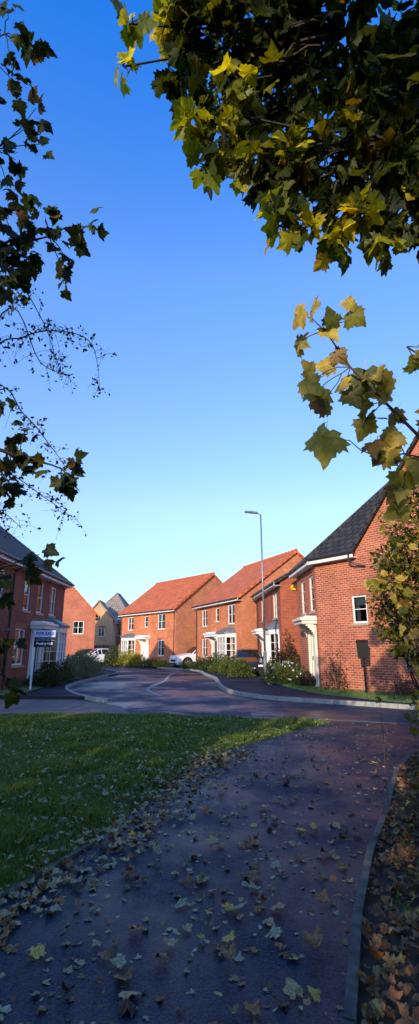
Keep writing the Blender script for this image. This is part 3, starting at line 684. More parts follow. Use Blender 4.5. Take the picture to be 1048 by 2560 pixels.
mb=MB(); mb.box8([(-.3,-.09,8.08+.036-.04),(-.7,-.09,8.08+.084-.04),(-.7,.09,8.08+.084-.04),(-.3,.09,8.08+.036-.04),(-.3,-.09,8.08+.036-.031),(-.7,-.09,8.08+.084-.031),(-.7,.09,8.08+.084-.031),(-.3,.09,8.08+.036-.031)]); mb.build('lens',M['headlight'],hd)

bn=empty('waste_bin',(5.35,17.45,.1),math.radians(-20),'black dog waste bin on a thin black post','bin')
mb=MB(); mb.tube([(0,.12,0),(0,.12,1.75)],.035,10); mb.build('post',M['black'],bn)
mb=MB(); mb.box8([(-.17,-.12,1.15),(.17,-.12,1.15),(.17,.08,1.15),(-.17,.08,1.15),(-.2,-.15,1.66),(.2,-.15,1.66),(.2,.08,1.66),(-.2,.08,1.66)]); mb.build('container',M['black'],bn)
mb=MB(); mb.box8([(-.21,-.17,1.665),(.21,-.17,1.665),(.21,.1,1.665),(-.21,.1,1.665),(-.2,-.12,1.74),(.2,-.12,1.74),(.2,.1,1.78),(-.2,.1,1.78)]); mb.build('lid',M['black'],bn)

def text_obj(s,size,mat,par,loc,name,ex=.002,bold=0):
    cu=bpy.data.curves.new('t','FONT'); cu.body=s; cu.size=size; cu.align_x='CENTER'; cu.align_y='CENTER'; cu.extrude=ex; cu.offset=bold
    to=bpy.data.objects.new('t',cu); COL.objects.link(to); bpy.context.view_layer.update()
    me=bpy.data.meshes.new_from_object(to.evaluated_get(bpy.context.evaluated_depsgraph_get())); bpy.data.objects.remove(to)
    me.materials.clear(); me.materials.append(mat); o=bpy.data.objects.new(name,me); COL.objects.link(o); o.parent=par; o.location=loc; o.rotation_euler=(math.pi/2,0,0); return o
sg=empty('for_sale_sign',(-6.68,19.0,.1),math.radians(16),'navy for sale board on a white timber post','sign')
mb=MB(); mb.box(-.035,.035,-.03,.03,0,2.17); mb.build('post',M['white'],sg)
navy=flat('navy_board',(.010,.016,.05),.6,0,.2); lil=flat('pale_blue_band',(.50,.58,.85),.4)
mb=MB(); mb.box(-.02,.74,-.045,-.032,1.54,2.19); bd=mb.build('board',navy,sg)
mb=MB(); mb.box(-.02,.74,-.049,-.0455,1.90,2.16); mb.build('band',lil,bd)
mw=flat('sign_white',(.9,.9,.9),.4)
text_obj('FOR SALE',.155,navy,bd,(.36,-.0515,2.03),'lettering',.001,.004)
text_obj('0191 000 0000  •  bradleyhall',.042,mw,bd,(.36,-.047,1.84),'small_lettering',.001)
text_obj('Bradley Hall',.12,mw,bd,(.36,-.047,1.66),'name_lettering',.001,.005)
mb=MB(); mb.box(-.02,.74,-.0475,-.0455,1.785,1.792); mb.build('rule',mw,bd)

# ------------------------------------------------------------------ cars
def car(name,loc,ang,paintm,kind,label):
    par=empty(name,(loc[0],loc[1],loc[2]),math.radians(ang),label,'car','cars parked by the houses')
    if kind=='suv':
        st=[(-2.3,.62,.70,.70),(-2.22,.85,.92,.76),(-1.3,.98,1.07,.78),(-1.0,1.02,1.12,.76),(-.35,1.06,1.62,.66),(.1,1.07,1.70,.66),(1.2,1.08,1.68,.66),(1.9,1.09,1.62,.64),(2.15,1.05,1.2,.72),(2.3,.7,.85,.7)]; hw=.96; wr=.37
    else:
        st=[(-2.1,.50,.58,.62),(-1.98,.66,.74,.70),(-1.25,.80,.92,.74),(-.98,.85,.99,.70),(-.25,.9,1.38,.60),(.1,.91,1.46,.59),(.9,.93,1.45,.58),(1.5,.95,1.33,.56),(1.92,.93,1.05,.64),(2.08,.6,.78,.64)]; hw=.86; wr=.31
    ax=(st[0][0]+.85,st[-1][0]-.82)
    rings=[]
    for i,(x,zb,zt,wt) in enumerate(st):
        e=1-.12*(i in (0,len(st)-1)); h=hw*e
        rings.append([(x,-h*.85,.22),(x,-h,.42),(x,-h*.985,(zb+.42)/2),(x,-h*.95,zb),(x,-wt,zt-.04),(x,-wt*.6,zt),(x,wt*.6,zt),(x,wt,zt-.04),(x,h*.95,zb),(x,h*.985,(zb+.42)/2),(x,h,.42),(x,h*.85,.22)])
    body=MB(); n=12; ws={3:MB(),7:MB()}
    for i in range(len(st)-1):
        a,b=rings[i],rings[i+1]
        for j in range(n):
            j2=(j+1)%n; q=[a[j],b[j],b[j2],a[j2]]
            side=j in (3,7); topf=j in (4,5,6)
            body.poly(q)
            if side and 3<=i<8:
                c=sum((Vector(p) for p in q),Vector())/4; inn=[Vector(p).lerp(c,.12)+Vector((0,-.006 if j==3 else .006,.002)) for p in q]
                g=MB(); g.poly(inn); g.build('side_window',M['carglass'],par)
            elif topf and i in (3,7):
                ws[i].poly([tuple(Vector(p)+Vector((-.004 if i==3 else .004,0,.006))) for p in q])
    body.poly(rings[0]); body.poly(rings[-1][::-1])
    bo=body.build('body',paintm,par)
    bm=bmesh.new(); bm.from_mesh(bo.data); bmesh.ops.remove_doubles(bm,verts=bm.verts,dist=1e-4); bmesh.ops.recalc_face_normals(bm,faces=bm.faces)
    bm.to_mesh(bo.data); bm.free()
    ws[3].build('windscreen',M['carglass'],par); ws[7].build('rear_window',M['carglass'],par)
    for x in ax:
        for sy in (-1,1):
            y=sy*hw
            mb=MB(); mb.tube([(x,y*.99+sy*.005,wr+.02),(x,y+sy*.014,wr+.02)],wr+.07,20); mb.build('wheel_arch',M['black'],par)
            mb=MB(); mb.tube([(x,y-sy*.2,wr),(x,y+sy*.03,wr)],wr,22); wh=mb.build('wheel',M['tyre'],par)
            mb=MB(); mb.tube([(x,y+sy*.031,wr),(x,y+sy*.036,wr)],wr*.3,12)
            for s_ in range(7):
                a=s_*2*math.pi/7; dx,dz=math.cos(a),math.sin(a)
                mb.box8([(x-dz*.03,y+sy*.031,wr+dx*.03),(x+dz*.03,y+sy*.031,wr-dx*.03),(x+dx*wr*.68+dz*.03,y+sy*.031,wr+dz*wr*.68-dx*.03),(x+dx*wr*.68-dz*.03,y+sy*.031,wr+dz*wr*.68+dx*.03),
                         (x-dz*.03,y+sy*.045,wr+dx*.03),(x+dz*.03,y+sy*.045,wr-dx*.03),(x+dx*wr*.68+dz*.03,y+sy*.045,wr+dz*wr*.68-dx*.03),(x+dx*wr*.68-dz*.03,y+sy*.045,wr+dz*wr*.68+dx*.03)])
            mb.build('rim',M['rim'],wh)
            zz=st[1][1]-.12
            mb=MB(); x0=st[0][0]; mb.box8([(x0-.02,sy*hw*.5,zz-.05),(x0-.02,sy*hw*.82,zz-.04),(x0+.1,sy*hw*.93,zz-.04),(x0+.1,sy*hw*.5,zz-.05),(x0+.0,sy*hw*.5,zz+.05),(x0+.0,sy*hw*.82,zz+.07),(x0+.12,sy*hw*.9,zz+.09),(x0+.12,sy*hw*.5,zz+.05)])
            if x==ax[0]: mb.build('headlight',M['headlight'],par)
            else:
                mb=MB(); x1=st[-1][0]; mb.box(x1-.1,x1+.015,min(sy*hw*.6,sy*hw*.88),max(sy*hw*.6,sy*hw*.88),zz-.02,zz+.16); mb.build('tail_light',M['redlens'],par)
    x0=st[0][0]; mb=MB(); mb.box(x0-.025,x0+.02,-hw*.45,hw*.45,.45,.60); mb.build('grille',M['black'],par)
    mb=MB(); mb.box(x0-.03,x0+.02,-hw*.75,hw*.75,.24,.34); mb.build('bumper',M['black'],par)
    mb=MB(); mb.box(x0-.045,x0-.031,-.26,.26,.36,.46); mb.build('number_plate',M['plate'],par)
    for sy in (-1,1):
        mb=MB(); mb.box(st[3][0]+.25,st[3][0]+.42,min(sy*hw*.95,sy*(hw+.16)),max(sy*hw*.95,sy*(hw+.16)),st[4][1]+.0,st[4][1]+.13); mb.build('wing_mirror',paintm,par)
    return par
car('parked_car',(2.3,30.3,.1),90,M['car_black'],'hatch','black hatchback parked beside the garden shrubs')
car('parked_car',(-.85,41.35,.1),26,M['car_white'],'suv','white four wheel drive car on the driveway')
car('parked_car',(-10.6,47.2,.1),38,M['car_white'],'hatch','white hatchback parked beside a clipped bush')
car('parked_car',(-12.3,49.3,.1),30,M['car_dark'],'hatch','dark hatchback parked behind a white car')

# ------------------------------------------------------------------ shrubs
def shrub(c,r,n,ls,mat,label,shape=RHOMB,cat='shrub',name='shrub',up=.3,lump=.25,z0=.1):
    par=empty(name,(c[0],c[1],z0),0,label,cat)
    d=norm(rng.normal(size=(n,3))); d[:,2]=np.abs(d[:,2])*.98
    ph=rng.random(6)*6
    lum=1+lump*(np.sin(d[:,0]*4+ph[0])*np.sin(d[:,1]*5+ph[1])+.6*np.sin(d[:,2]*7+d[:,0]*6+ph[2]))
    R=rng.random(n)**.28*lum
    C=d*R[:,None]*np.array(r); C[:,2]+=.02
    tip=d+rng.normal(0,.6,(n,3))+np.array([0,0,up]); nr=d*.5+rng.normal(0,.7,(n,3))
    V,F=scatter(C,ls*rng.uniform(.7,1.4,n),tip,nr,shape)
    mesh_np('foliage',V,F,M[mat],par)
    mb=MB()
    for i in range(9):
        a=random.random()*6.28; k=random.uniform(.3,.75)
        mb.tube([(math.cos(a)*.01,math.sin(a)*.01,0),(math.cos(a)*r[0]*k*.5,math.sin(a)*r[1]*k*.5,r[2]*.5),(math.cos(a)*r[0]*k,math.sin(a)*r[1]*k,r[2]*.85)],[.015,.01,.004],5)
    mb.build('stem',M['twig'],par)
    return par
shrub((-6.9,22.6),(.9,1.0,.85),2600,.08,'shrub_dark','low dark evergreen shrub below the bay window')
shrub((-6.75,20.9),(.8,.9,.6),2200,.08,'shrub_dark','low dark evergreen shrub beside the sign post')
shrub((-7.0,24.6),(.8,1.1,.95),2600,.08,'shrub_grey','grey green lavender shrub beside the pavement')
shrub((-7.0,27.0),(.9,1.2,1.2),2600,.09,'shrub_grey','rounded grey green shrub beside the pavement')
shrub((-7.4,29.6),(1.0,1.4,1.1),2600,.09,'shrub_grey','loose grey green shrub beside the pavement')
shrub((-8.2,33.0),(1.2,1.6,1.15),2600,.1,'shrub_green','spreading green shrub beside the pavement')
shrub((-9.3,36.5),(1.2,1.6,.8),2200,.1,'shrub_grey','loose grey green shrub at the driveway edge')
shrub((-8.8,45.4),(.8,.8,1.65),3000,.1,'shrub_dark','dark conical clipped evergreen beside the white car',lump=.1)
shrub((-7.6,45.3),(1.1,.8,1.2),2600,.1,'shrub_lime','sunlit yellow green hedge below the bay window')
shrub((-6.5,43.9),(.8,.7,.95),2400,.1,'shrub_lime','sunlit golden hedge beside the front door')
shrub((-4.9,42.2),(1.0,.7,.6),2200,.09,'shrub_green','low clipped green hedge below the window')
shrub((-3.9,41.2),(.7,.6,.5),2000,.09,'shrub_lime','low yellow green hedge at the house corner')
shrub((-1.4,37.8),(.7,.6,.42),2200,.09,'shrub_green','low rounded green shrub beside the kerb')
shrub((-.55,36.6),(.8,.9,.75),2200,.09,'shrub_dark','dark green clipped hedge beside the kerb')
shrub((.2,34.6),(.8,1.0,1.0),2400,.09,'shrub_dark','dark green hedge below the front windows')
shrub((.8,32.4),(.8,1.0,1.0),2600,.09,'shrub_green','rounded green shrub below the bay window')
shrub((1.05,29.6),(.55,.7,.8),2200,.08,'shrub_green','rounded clipped green shrub beside the kerb',lump=.08)
shrub((1.7,27.2),(.72,.6,.98),2600,.08,'shrub_green','rounded clipped green shrub beside the black car',lump=.08)
shrub((3.75,24.3),(.7,.75,1.75),3600,.08,'shrub_red','tall dark purplish shrub at the wall corner')
shrub((3.1,25.2),(.5,.6,.9),2200,.08,'shrub_dark','dark leafy shrub behind the street lamp')
rs=shrub((3.35,22.2),(.85,.8,.85),3200,.07,'shrub_green','low rose bush dotted with white flowers',lump=.3)
for i in range(48):
    d=norm(rng.normal(size=(1,3)))[0]; d[2]=abs(d[2]); C=np.tile(d*np.array([.92,.88,.93]),(4,1))
    a=rng.random()*6; tip=np.array([[math.cos(a+k*1.57),math.sin(a+k*1.57)*.6,math.sin(a+k*1.57)] for k in range(4)])
    V,F=scatter(C,np.full(4,rng.uniform(.035,.055)),tip,np.tile(d+.01,(4,1)),OVAL); mesh_np('flower',V,F,M['petal'],rs)
shrub((4.0,20.9),(.4,.5,.55),1300,.06,'shrub_red','small reddish shrub beside the cream doorway')
shrub((4.75,18.9),(.45,.45,1.25),420,.07,'shrub_red','sparse bare twiggy shrub against brick',lump=.4)
shrub((6.3,16.7),(.5,.4,.6),500,.06,'shrub_red','small sparse shrub at the foot of brick wall',lump=.4)

# ------------------------------------------------------------------ near trees
def branch(mb,a,b,r0,r1,sag=.1,n=6,jit=.05):
    a=Vector(a); b=Vector(b); L=(b-a).length; pts=[]; rad=[]
    for i in range(n+1):
        t=i/n; p=a.lerp(b,t); p.z-=sag*L*math.sin(math.pi*t)*-1
        if 0<i<n: p+=Vector((random.gauss(0,jit),random.gauss(0,jit),random.gauss(0,jit)))*L*.5
        pts.append(p); rad.append(r0+(r1-r0)*t)
    mb.tube(pts,rad,6); return pts
CANE=[(-.52,2.19,5.60,.08),(-.57,2.27,5.33,.07),(-.29,2.26,5.73,.13),(-.05,2.40,5.0,.13),(-.04,2.45,4.70,.09),(.20,2.45,4.70,.11),(.10,2.42,4.92,.11),(.40,2.47,4.42,.10),(.47,2.55,4.30,.10),(.62,2.52,4.25,.11),(.82,2.58,4.22,.12),(1.19,2.58,4.18,.11),(1.0,2.5,4.35,.11),(.2,2.3,5.25,.10),(.55,2.4,4.75,.10),(1.4,2.5,4.6,.10)]
CAN=[(-.20,2.37,5.40,.15),(-.14,2.3,5.75,.2),(.12,2.36,5.74,.28),(.08,2.44,5.2,.18),(.05,2.5,4.85,.12),(.3,2.5,4.75,.14),(.47,2.62,5.55,.33),(.50,2.52,4.75,.20),(.55,2.6,4.4,.12),(.83,2.50,5.99,.37),(.84,2.58,4.98,.31),(.85,2.62,4.45,.17),(1.28,2.62,5.55,.35),(1.20,2.62,4.72,.28),(1.22,2.6,4.35,.15),(1.58,2.59,4.93,.28),(1.67,2.50,5.99,.40),(.40,2.40,5.98,.30),
 (1.6,2.6,4.4,.22),(2.2,2.9,5.3,.6),(2.3,2.2,6.4,.7),(2.7,3.3,4.6,.5),(3.2,4,5.8,.8),(3.0,3.0,7.3,.9),(1.9,3.2,6.6,.6)]
CAN_SHADE=[(.5,1.1,6.7,.5),(1.2,1.1,6.6,.65),(2.0,1.2,6.5,.6),(.9,.3,6.9,.7),(1.7,.3,6.8,.7),(2.7,1.2,6.0,.6),(.8,1.7,7.3,.5),(-.1,1.9,7.1,.35)]  # unseen leaf clusters added overhead to shade the upper canopy
mt=empty('maple_tree',(3.6,3.4,0),0,'large maple tree with overhanging green and yellow leaves','tree')
def off(cl,o): return [(x-o[0],y-o[1],z-o[2],*r) for x,y,z,*r in cl]
O=(3.6,3.4,0); C=off(CAN,O); C2=off(CAN_SHADE,O); CE=off(CANE,O)
mb=MB(); mb.tube([(0,0,-.05),(.05,.02,.8),(-.05,.05,2.2),(-.1,0,3.6),(-.3,-.2,5.2),(-.5,-.4,7.2)],[.26,.21,.18,.15,.11,.05],12); mb.build('trunk',M['bark'],mt,True)
mb=MB(); mains=[((-.1,0,3.6),(-2.3,-.8,5.1)),((-.2,-.1,4.4),(-2.6,-1.0,5.9)),((-.3,-.2,5.0),(-1.6,-1.1,6.3)),((-.1,0,3.9),(-1.2,-.6,4.9)),((-.2,-.1,4.6),(-.6,0,6.2)),((-.3,-.2,5.2),(-2.8,-2.6,6.7))]
ends=[]
for a,b in mains: ends+=branch(mb,a,b,.07,.02,.05,8,.04)[3:]
for x,y,z,r in C+C2+CE:
    c=Vector((x,y,z)); e=min(ends,key=lambda p:(p-c).length); branch(mb,e,c,.016,.006,.03,5,.06)
    for k in range(int(4+r*14)): q=c+Vector(ball(1)[0])*r*.95; branch(mb,c,q,.006,.002,.02,3,.08)
mb.build('branch',M['bark'],mt)
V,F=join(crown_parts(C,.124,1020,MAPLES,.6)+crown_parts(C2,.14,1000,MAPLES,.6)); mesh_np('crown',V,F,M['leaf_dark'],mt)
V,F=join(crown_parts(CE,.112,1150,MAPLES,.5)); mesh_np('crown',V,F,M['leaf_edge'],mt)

RB=[(.306,1.439,2.758),(.462,1.448,2.725),(.313,1.466,2.663),(.377,1.45,2.718),(.327,1.504,2.527),(.363,1.516,2.486),(.504,1.50,2.541),(.462,1.52,2.472),(.384,1.525,2.452),(.377,1.558,2.336),(.434,1.481,2.609),(.589,1.4965,2.554),(.618,1.512,2.5),(.625,1.531,2.431),(.575,1.558,2.336),(.597,1.572,2.288),(.632,1.578,2.268),(.639,1.556,2.343),(.589,1.583,2.247),(.717,1.473,2.636),(.717,1.495,2.57),(.674,1.597,2.2),(.653,1.605,2.173),(.681,1.624,2.104),(.731,1.586,2.24),(.76,1.56,2.336),(.76,1.53,2.43),(.52,1.53,2.43),(.55,1.54,2.40)]
RB=[(x+.02,y,z-.015) for x,y,z in RB]
ms=empty('maple_sapling',(1.5,1.9,0),0,'young maple with large yellowing leaves on arching stems','tree')
O=(1.5,1.9,0); RBl=[(x-O[0],y-O[1],z) for x,y,z in RB]
mb=MB(); mb.tube([(0,0,-.05),(-.05,0,.8),(.02,-.05,1.5),(-.1,-.1,2.0)],[.035,.03,.025,.02],8); mb.build('trunk',M['bark'],ms,True)
mb=MB(); B1=[(-.1,-.1,2.0),(-.5,-.2,2.25),(-.75,-.32,2.33),(-.88,-.37,2.44),(-1.0,-.40,2.56),(-1.09,-.44,2.68)]; mb.tube(B1,[.014,.009,.007,.0055,.004,.0025],6)
B2=[(-.5,-.2,2.25),(-.8,-.3,2.27),(-.92,-.33,2.25)]; mb.tube(B2,[.005,.003,.002],5); mb.tube([(-.1,-.1,2.0),(-.6,-.25,2.15),(-.82,-.29,2.12)],[.009,.006,.003],5)
mb.tube([(-.1,-.1,2.0),(-.5,-.35,2.45),(-.8,-.42,2.63)],[.009,.006,.003],5)
P=[Vector(p) for p in B1+B2+[(-.82,-.29,2.12),(-.6,-.25,2.15),(-.8,-.42,2.63)]]
for c in RBl:
    c=Vector(c); e=min(P,key=lambda p:(p-c).length); branch(mb,e,c,.0022,.0014,.05,4,.05)
mb.build('branch',M['twig'],ms)
parts=[]
for i,c in enumerate(RBl):
    n=2
    Cc=np.array(c)+rng.normal(0,.02,(n,3)); sz=rng.uniform(.055,.09,n)
    tip=rng.normal(0,.6,(n,3))+np.array([-.25,0,-.35]); nr=np.array([-.35,-1,.2])+rng.normal(0,.35,(n,3))
    if i in (6,9): sz[0]=.13; tip[0]=(-.15,0,-1); nr[0]=(-.3,-1,.1)
    parts.append(scatter(Cc,sz,tip,nr,MAPLES[i%4]))
V,F=join(parts); mesh_np('crown',V,F,M['leaf_gold'],ms)

LF=[(-1.218,1.966,5.297),(-1.121,2.013,5.134),(-1.194,2.059,4.971),(-1.049,2.033,5.064),(-1.146,2.092,4.855),(-1.049,2.125,4.739),(-1.121,2.158,4.622),(-1.025,2.184,4.529),(-1.17,2.21,4.436),(-1.218,2.256,4.274),(-1.242,2.302,4.111),
(-.928,2.342,3.971),(-.807,2.335,3.995),(-.711,2.316,4.065),(-.856,2.375,3.855),(-.88,2.415,3.716),(-1.121,2.375,3.855),(-1.218,2.368,3.878),(-1.17,2.434,3.646),(-1.242,2.401,3.762),
(-1.242,2.612,3.018),(-1.121,2.652,2.879),(-1.194,2.671,2.809),(-1.121,2.704,2.693),(-1.025,2.711,2.67),(-.88,2.737,2.577),(-.843,2.711,2.67),(-.856,2.75,2.53),(-1.218,2.704,2.693),(-1.254,2.744,2.553),
(-1.097,2.869,2.112),(-1.025,2.859,2.146),(-1.121,2.895,2.019),(-1.0,2.879,2.077),(-1.238,2.935,1.879),(-1.262,2.902,1.995),(-1.262,2.974,1.74),(-1.248,3.027,1.554),(-1.21,3.067,1.414),(-1.234,3.001,1.646),(-1.19,3.086,1.344)]
ml=empty('maple_tree',(-2.6,2.4,0),0,'slender maple with green leaves coloured dark for shade','tree')
O=(-2.6,2.4,0); L=[(x-O[0],y-O[1],z) for x,y,z in LF]
mb=MB(); mb.tube([(0,0,-.05),(.05,0,1),(.0,.05,2.2),(.1,0,3.4),(.3,-.1,4.6),(.5,-.3,5.8),(.6,-.4,7)],[.12,.10,.085,.07,.05,.035,.015],10); mb.build('trunk',M['bark'],ml,True)
mb=MB()
mains=[((.3,-.1,4.4),(1.35,-.38,5.2)),((.1,0,3.2),(1.0,-.05,3.75)),((1.0,-.05,3.75),(1.85,-.08,4.05)),((.0,.05,2.2),(1.3,.25,2.75)),((1.3,.25,2.75),(1.75,.33,2.6)),((.05,.02,1.4),(1.3,.5,2.05)),((.05,0,1.0),(1.35,.65,1.45)),((.1,0,3.4),(1.3,-.2,4.5))]
ends=[]
for a,b in mains: ends+=branch(mb,a,b,.012,.0035,.05,8,.03)[2:]
for c in L:
    c=Vector(c); e=min(ends,key=lambda p:(p-c).length); branch(mb,e,c,.004,.0018,.04,4,.06)
mb.build('branch',M['bark'],ml)
parts=[]
cl=[(x,y,z,.075) for x,y,z in L]+[(x-.35,y,z,.16) for x,y,z in L[:20]]+[(x-.38,y,z,.10) for x,y,z in L[20:]]+[(.2,-.1,6.5,.6),(.6,-.4,6.3,.4),(-.6,.2,5,.6),(-.4,.2,4,.5)]
for i,(x,y,z,r) in enumerate(cl):
    n=(5 if i<30 else 3) if r<.09 else int(22*(r/.2)**1.6)
    Cc=np.array([x,y,z])+ball(n)*r; tip=rng.normal(0,.7,(n,3))+np.array([.2,0,-.4]); nr=rng.normal(0,.7,(n,3))+np.array([0,-.5,.3])
    parts.append(scatter(Cc,rng.uniform(.06,.098,n),tip,nr,MAPLES[i%4]))
V,F=join(parts); mesh_np('crown',V,F,M['leaf_shade'],ml)

wr=empty('wild_rose',(-2.2,3.1,0),0,'arching wild rose with fine leaves and red hips','shrub')
O=Vector((-2.2,3.1,0))
arcs=[[(-2.2,3.1,0),(-2.0,3.0,1.8),(-1.55,2.9,3.45),(-1.28,2.85,3.66),(-1.03,2.84,3.70),(-.81,2.86,3.61),(-.75,2.94,3.30)],
[(-2.2,3.1,0),(-1.9,3.0,2.2),(-1.45,2.85,3.85),(-1.17,2.91,3.50),(-.97,2.91,3.40)],
[(-2.2,3.1,0),(-1.95,3.0,2.0),(-1.52,2.80,4.0),(-1.33,2.74,4.03),(-1.14,2.81,3.75),(-1.05,2.88,3.5)],
[(-2.2,3.1,0),(-1.9,3.05,1.7),(-1.50,2.97,3.24),(-1.28,3.0,3.15),(-1.08,3.06,2.92),(-.98,3.1,2.78)],
[(-2.2,3.1,0),(-1.8,3.1,1.6),(-1.5,3.1,2.7),(-1.39,3.10,2.76),(-1.14,3.15,2.60),(-.95,3.18,2.47)],
[(-2.2,3.1,0),(-1.75,3.15,1.6),(-1.55,3.15,2.4),(-1.44,3.19,2.50),(-1.3,3.2,2.40)]]
mb=MB(); lc=[]; hips=[]
for A in arcs:
    A=[Vector(a)-O for a in A]; pts=[]
    for i in range(len(A)-1):
        p0,p1,p2,p3=A[max(i-1,0)],A[i],A[i+1],A[min(i+2,len(A)-1)]
        for k in range(6):
            t=k/6; pts.append(.5*((2*p1)+(p2-p0)*t+(2*p0-5*p1+4*p2-p3)*t*t+(3*p1-p0-3*p2+p3)*t**3))
    pts.append(A[-1]); mb.tube(pts,[.007*(1-i/len(pts))+.0014 for i in range(len(pts))],5)
    for p in pts[7:]:
        for s_ in range(1 if random.random()<.5 else 2):
            d=Vector(norm(rng.normal(size=(1,3)))[0]); d.z-=.25; ln=random.uniform(.08,.22); q=p+d*ln; m_=p+d*ln*.5+Vector((0,0,.02)); mb.tube([p,m_,q],[.0015,.0011,.0008],4)
            for k in range(4):
                t=random.random(); lc.append(p.lerp(q,t)+Vector(rng.normal(0,.012,3)))
            if random.random()<.18: hips.append(q)
            q2=m_+Vector(norm(rng.normal(size=(1,3)))[0])*ln*.5; mb.tube([m_,q2],[.001,.0007],4)
            for k in range(2): lc.append(m_.lerp(q2,random.random())+Vector(rng.normal(0,.01,3)))
mb.build('stem',M['bark'],wr)
C=np.array([tuple(p) for p in lc]); n=len(C)
V,F=scatter(C,rng.uniform(.016,.034,n),rng.normal(size=(n,3)),rng.normal(size=(n,3)),OVAL); mesh_np('foliage',V,F,M['leaf_small'],wr)
for q in hips:
    mb=MB(); mb.tube([q,q+Vector((0,0,-.006)),q+Vector((0,0,-.014)),q+Vector((0,0,-.02))],[.002,.006,.0055,.001],7); mb.build('rose_hip',M['hip'],wr,True)

hb=empty('hawthorn_hedge',(3.2,5.4,0),0,'tall hawthorn hedge with yellowing leaves beside the path','hedge')
HD=[(2.2,4.80,3.05,.22),(2.0,4.87,2.75,.18),(2.1,4.95,2.5,.28),(1.86,4.92,2.45,.18),(1.98,5.0,2.2,.24),(1.80,5.0,2.05,.18),(2.15,5.12,1.95,.26),(1.88,5.13,1.85,.20),(2.1,5.2,1.65,.22),(2.35,5.4,1.0,.22),(2.55,5.0,2.6,.4),(2.75,5.2,2.0,.45),(2.95,5.4,1.3,.5),(2.95,5.6,.7,.5),(2.9,5.5,3.2,.4),(3.3,6.2,2.6,.6),(3.7,6.6,1.6,.7),(3.9,7.4,2.4,.6),(4.4,8,1.4,.7),(3.2,5.2,.9,.7),(2.7,4.2,1.0,.6),(2.8,4.0,2.2,.7),(2.6,3.2,1.2,.6),(2.5,2.6,1.9,.6)]
O=(3.2,5.4,0); C=off(HD,O)
mb=MB()
for x,y,z,r in C:
    bx,by=x+random.uniform(.3,.7),y+random.uniform(-.2,.2); branch(mb,(bx,by,0),(x,y,z),.016,.005,.03,7,.04)
    for k in range(12): q=Vector((x,y,z))+Vector(ball(1)[0])*r*1.1; branch(mb,(x,y,z-.1),q,.004,.0015,.02,4,.08)
mb.build('branch',M['bark'],hb)
V,F=join(crown_parts(C,.048,8200,[OVAL,RHOMB],.1)); mesh_np('foliage',V,F,M['leaf_hedge'],hb)
ms2=empty('maple_sapling',(2.5,4.2,0),0,'young maple shoots with pale yellow leaves in hedge','tree')
O=(2.5,4.2,0); SP=[(1.45,4.35,2.22,.10),(1.5,4.3,2.38,.08),(1.68,4.4,2.2,.12),(1.72,4.42,2.02,.12),(1.75,4.45,1.7,.10),(1.82,4.4,1.45,.1),(1.72,4.3,2.5,.12),(1.6,4.3,2.75,.1),(1.95,4.5,1.15,.14),(1.85,4.7,.95,.1)]
C=off(SP,O); mb=MB(); mb.tube([(0,0,0),(-.1,0,1.0),(-.3,.05,1.8),(-.5,.05,2.6)],[.025,.02,.012,.005],7); mb.build('trunk',M['twig'],ms2)
mb=MB()
for x,y,z,r in C: branch(mb,(-.1-.12*z*.6,0,max(.4,z-.25)),(x,y,z),.006,.002,.04,5,.04)
mb.build('branch',M['twig'],ms2)
V,F=join(crown_parts(C,.085,520,MAPLES,.4)); mesh_np('crown',V,F,M['leaf_gold'],ms2)
ub=empty('bramble',(1.9,3.6,0),0,'dark bramble undergrowth spilling over the edging','shrub')
n=3000; Y=3.4+6.3*rng.random(n)**1.0; X=xr(Y)+.26+1.1*rng.random(n)**.8; Z=.03+.5*rng.random(n)**1.6*np.clip((X-xr(Y))/.8,.1,1)*np.clip(.2+(Y-3)*.3,0,1.6)
C=np.column_stack([X-1.9,Y-3.6,Z]); V,F=scatter(C,rng.uniform(.03,.065,n),rng.normal(size=(n,3)),rng.normal(size=(n,3))+np.array([0,0,.8]),OVAL); mesh_np('foliage',V,F,M['shrub_under'],ub)
mb=MB()
for i in range(40):
    y=3.3+5*random.random(); x=float(xr(y))+.3+.9*random.random(); mb.tube([(x-1.9,y-3.6,0),(x-1.95,y-3.6,.2),(x-2.05-.2*random.random(),y-3.6+random.gauss(0,.15),.3)],[.004,.003,.0015],4)
mb.build('stem',M['twig'],ub)
tg=empty('maple_seedling',(1.78,5.35,0),0,'thin upright seedling stem with a few leaves','plant')
mb=MB(); mb.tube([(0,0,0),(-.02,0,.35),(.0,.0,.7),(-.01,0,1.05)],[.004,.0035,.003,.002],6); mb.build('stem',M['twig'],tg)
V,F=join([scatter(np.array([[-.01,0,1.05]]*4)+rng.normal(0,.03,(4,3)),rng.uniform(.04,.07,4),rng.normal(size=(4,3)),rng.normal(size=(4,3)),MAPLES[0]),scatter(np.array([[0,0,.6]]*2)+rng.normal(0,.04,(2,3)),rng.uniform(.03,.05,2),rng.normal(size=(2,3)),rng.normal(size=(2,3)),MAPLES[1])])
mesh_np('foliage',V,F,M['leaf_hedge'],tg)

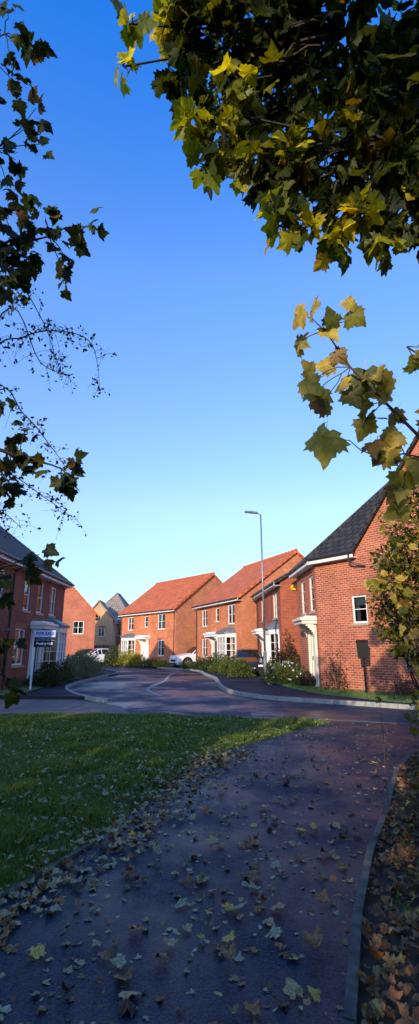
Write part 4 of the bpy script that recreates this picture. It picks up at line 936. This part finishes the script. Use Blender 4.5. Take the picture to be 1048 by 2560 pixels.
# ------------------------------------------------------------------ woodland row behind the viewer (casts the long shade)
def shade_tree(x,y,h,w,base,n):
    t=empty('oak_tree',(x,y,0),0,'broad leafy tree in the woodland belt','tree','woodland trees beside the path')
    mb=MB(); mb.tube([(0,0,-.1),(.05,0,h*.3),(0,.1,h*.6),(0,0,h*.9)],[.25,.2,.13,.04],10); mb.build('trunk',M['bark'],t,True)
    cl=[]
    for i in range(22):
        a=random.random()*6.28; rr=w*random.uniform(.2,.8); z=base+(h-base)*((i+.5)/22)*.95; cl.append((math.cos(a)*rr,math.sin(a)*rr,z,w*random.uniform(.38,.52)))
    mb=MB()
    for x_,y_,z_,r_ in cl: branch(mb,(0,0,z_*.7),(x_,y_,z_),.06,.02,.05,5,.05)
    mb.build('branch',M['bark'],t)
    C=np.vstack([np.array(c[:3])+ball(n//22)*c[3] for c in cl]); m=len(C); C[:,2]=np.clip(C[:,2],.1,h)
    V,F=scatter(C,rng.uniform(.25,.42,m),rng.normal(size=(m,3)),rng.normal(size=(m,3)),RHOMB); mesh_np('crown',V,F,M['leaf_dark'],t)
for x,y,h,w,b,n in [(-16,-6,9.5,2.8,.6,6000),(-12.5,-7,10.0,2.8,.6,6000),(-9.2,-6,9.5,2.7,.4,6000),(-6.8,-7.5,9.2,2.3,.4,6000),(-3.5,-7,4.9,2.0,.2,4500),(-1.9,-9,5.3,1.9,.2,4500),(.8,-7,8.2,1.9,.3,4500),(3.4,-6,8.5,2.6,.4,4500),(6.5,-7,9.0,2.6,.4,4500)]:
    shade_tree(x,y,h,w,b,n)

# ------------------------------------------------------------------ light, sky, camera
EL=math.radians(16.5); az=Vector((-.36,-.93)).normalized()
S=Vector((az.x*math.cos(EL),az.y*math.cos(EL),math.sin(EL)))
sd=bpy.data.lights.new('sun','SUN'); sd.energy=5.0; sd.angle=math.radians(.53); sd.color=(1,.83,.60)
so=bpy.data.objects.new('sun',sd); COL.objects.link(so); so.rotation_euler=(-S).to_track_quat('-Z','Y').to_euler(); so.location=(-10,-25,20)
wd=bpy.data.worlds.new('World'); scene.world=wd; wd.use_nodes=True; nt=wd.node_tree
bg=nt.nodes['Background']; sky=nt.nodes.new('ShaderNodeTexSky'); sky.sky_type='NISHITA'; sky.sun_disc=False
sky.sun_elevation=EL; sky.sun_rotation=math.atan2(S.x,S.y)%(2*math.pi); sky.air_density=1.0; sky.dust_density=.6; sky.ozone_density=2.0
tc=nt.nodes.new('ShaderNodeTexCoord'); sx=nt.nodes.new('ShaderNodeSeparateXYZ'); nt.links.new(tc.outputs['Generated'],sx.inputs[0])
rp=ramp(nt,[(0,(.10,.125,.165)),(.13,(.14,.152,.19)),(.27,(.195,.196,.228)),(.66,(.165,.232,.34)),(.88,(.030,.185,.41))]); nt.links.new(sx.outputs['Z'],rp.inputs[0])
mu=nt.nodes.new('ShaderNodeVectorMath'); mu.operation='MULTIPLY'; nt.links.new(sky.outputs[0],mu.inputs[0]); nt.links.new(rp.outputs[0],mu.inputs[1])
sc=nt.nodes.new('ShaderNodeVectorMath'); sc.operation='SCALE'; nt.links.new(mu.outputs[0],sc.inputs[0]); sc.inputs['Scale'].default_value=8.8
nt.links.new(sc.outputs[0],bg.inputs[0]); bg.inputs[1].default_value=.15
cd=bpy.data.cameras.new('camera'); cam=bpy.data.objects.new('camera',cd); COL.objects.link(cam); scene.camera=cam
cam.location=(0,0,1.6); cam.rotation_euler=(math.radians(90+15.82),0,0)
cd.sensor_fit='VERTICAL'; cd.sensor_height=36; cd.lens=36*1200/2560; cd.clip_end=3000; cd.clip_start=.05
scene.view_settings.view_transform='Standard'; scene.view_settings.look='None'; scene.view_settings.exposure=0
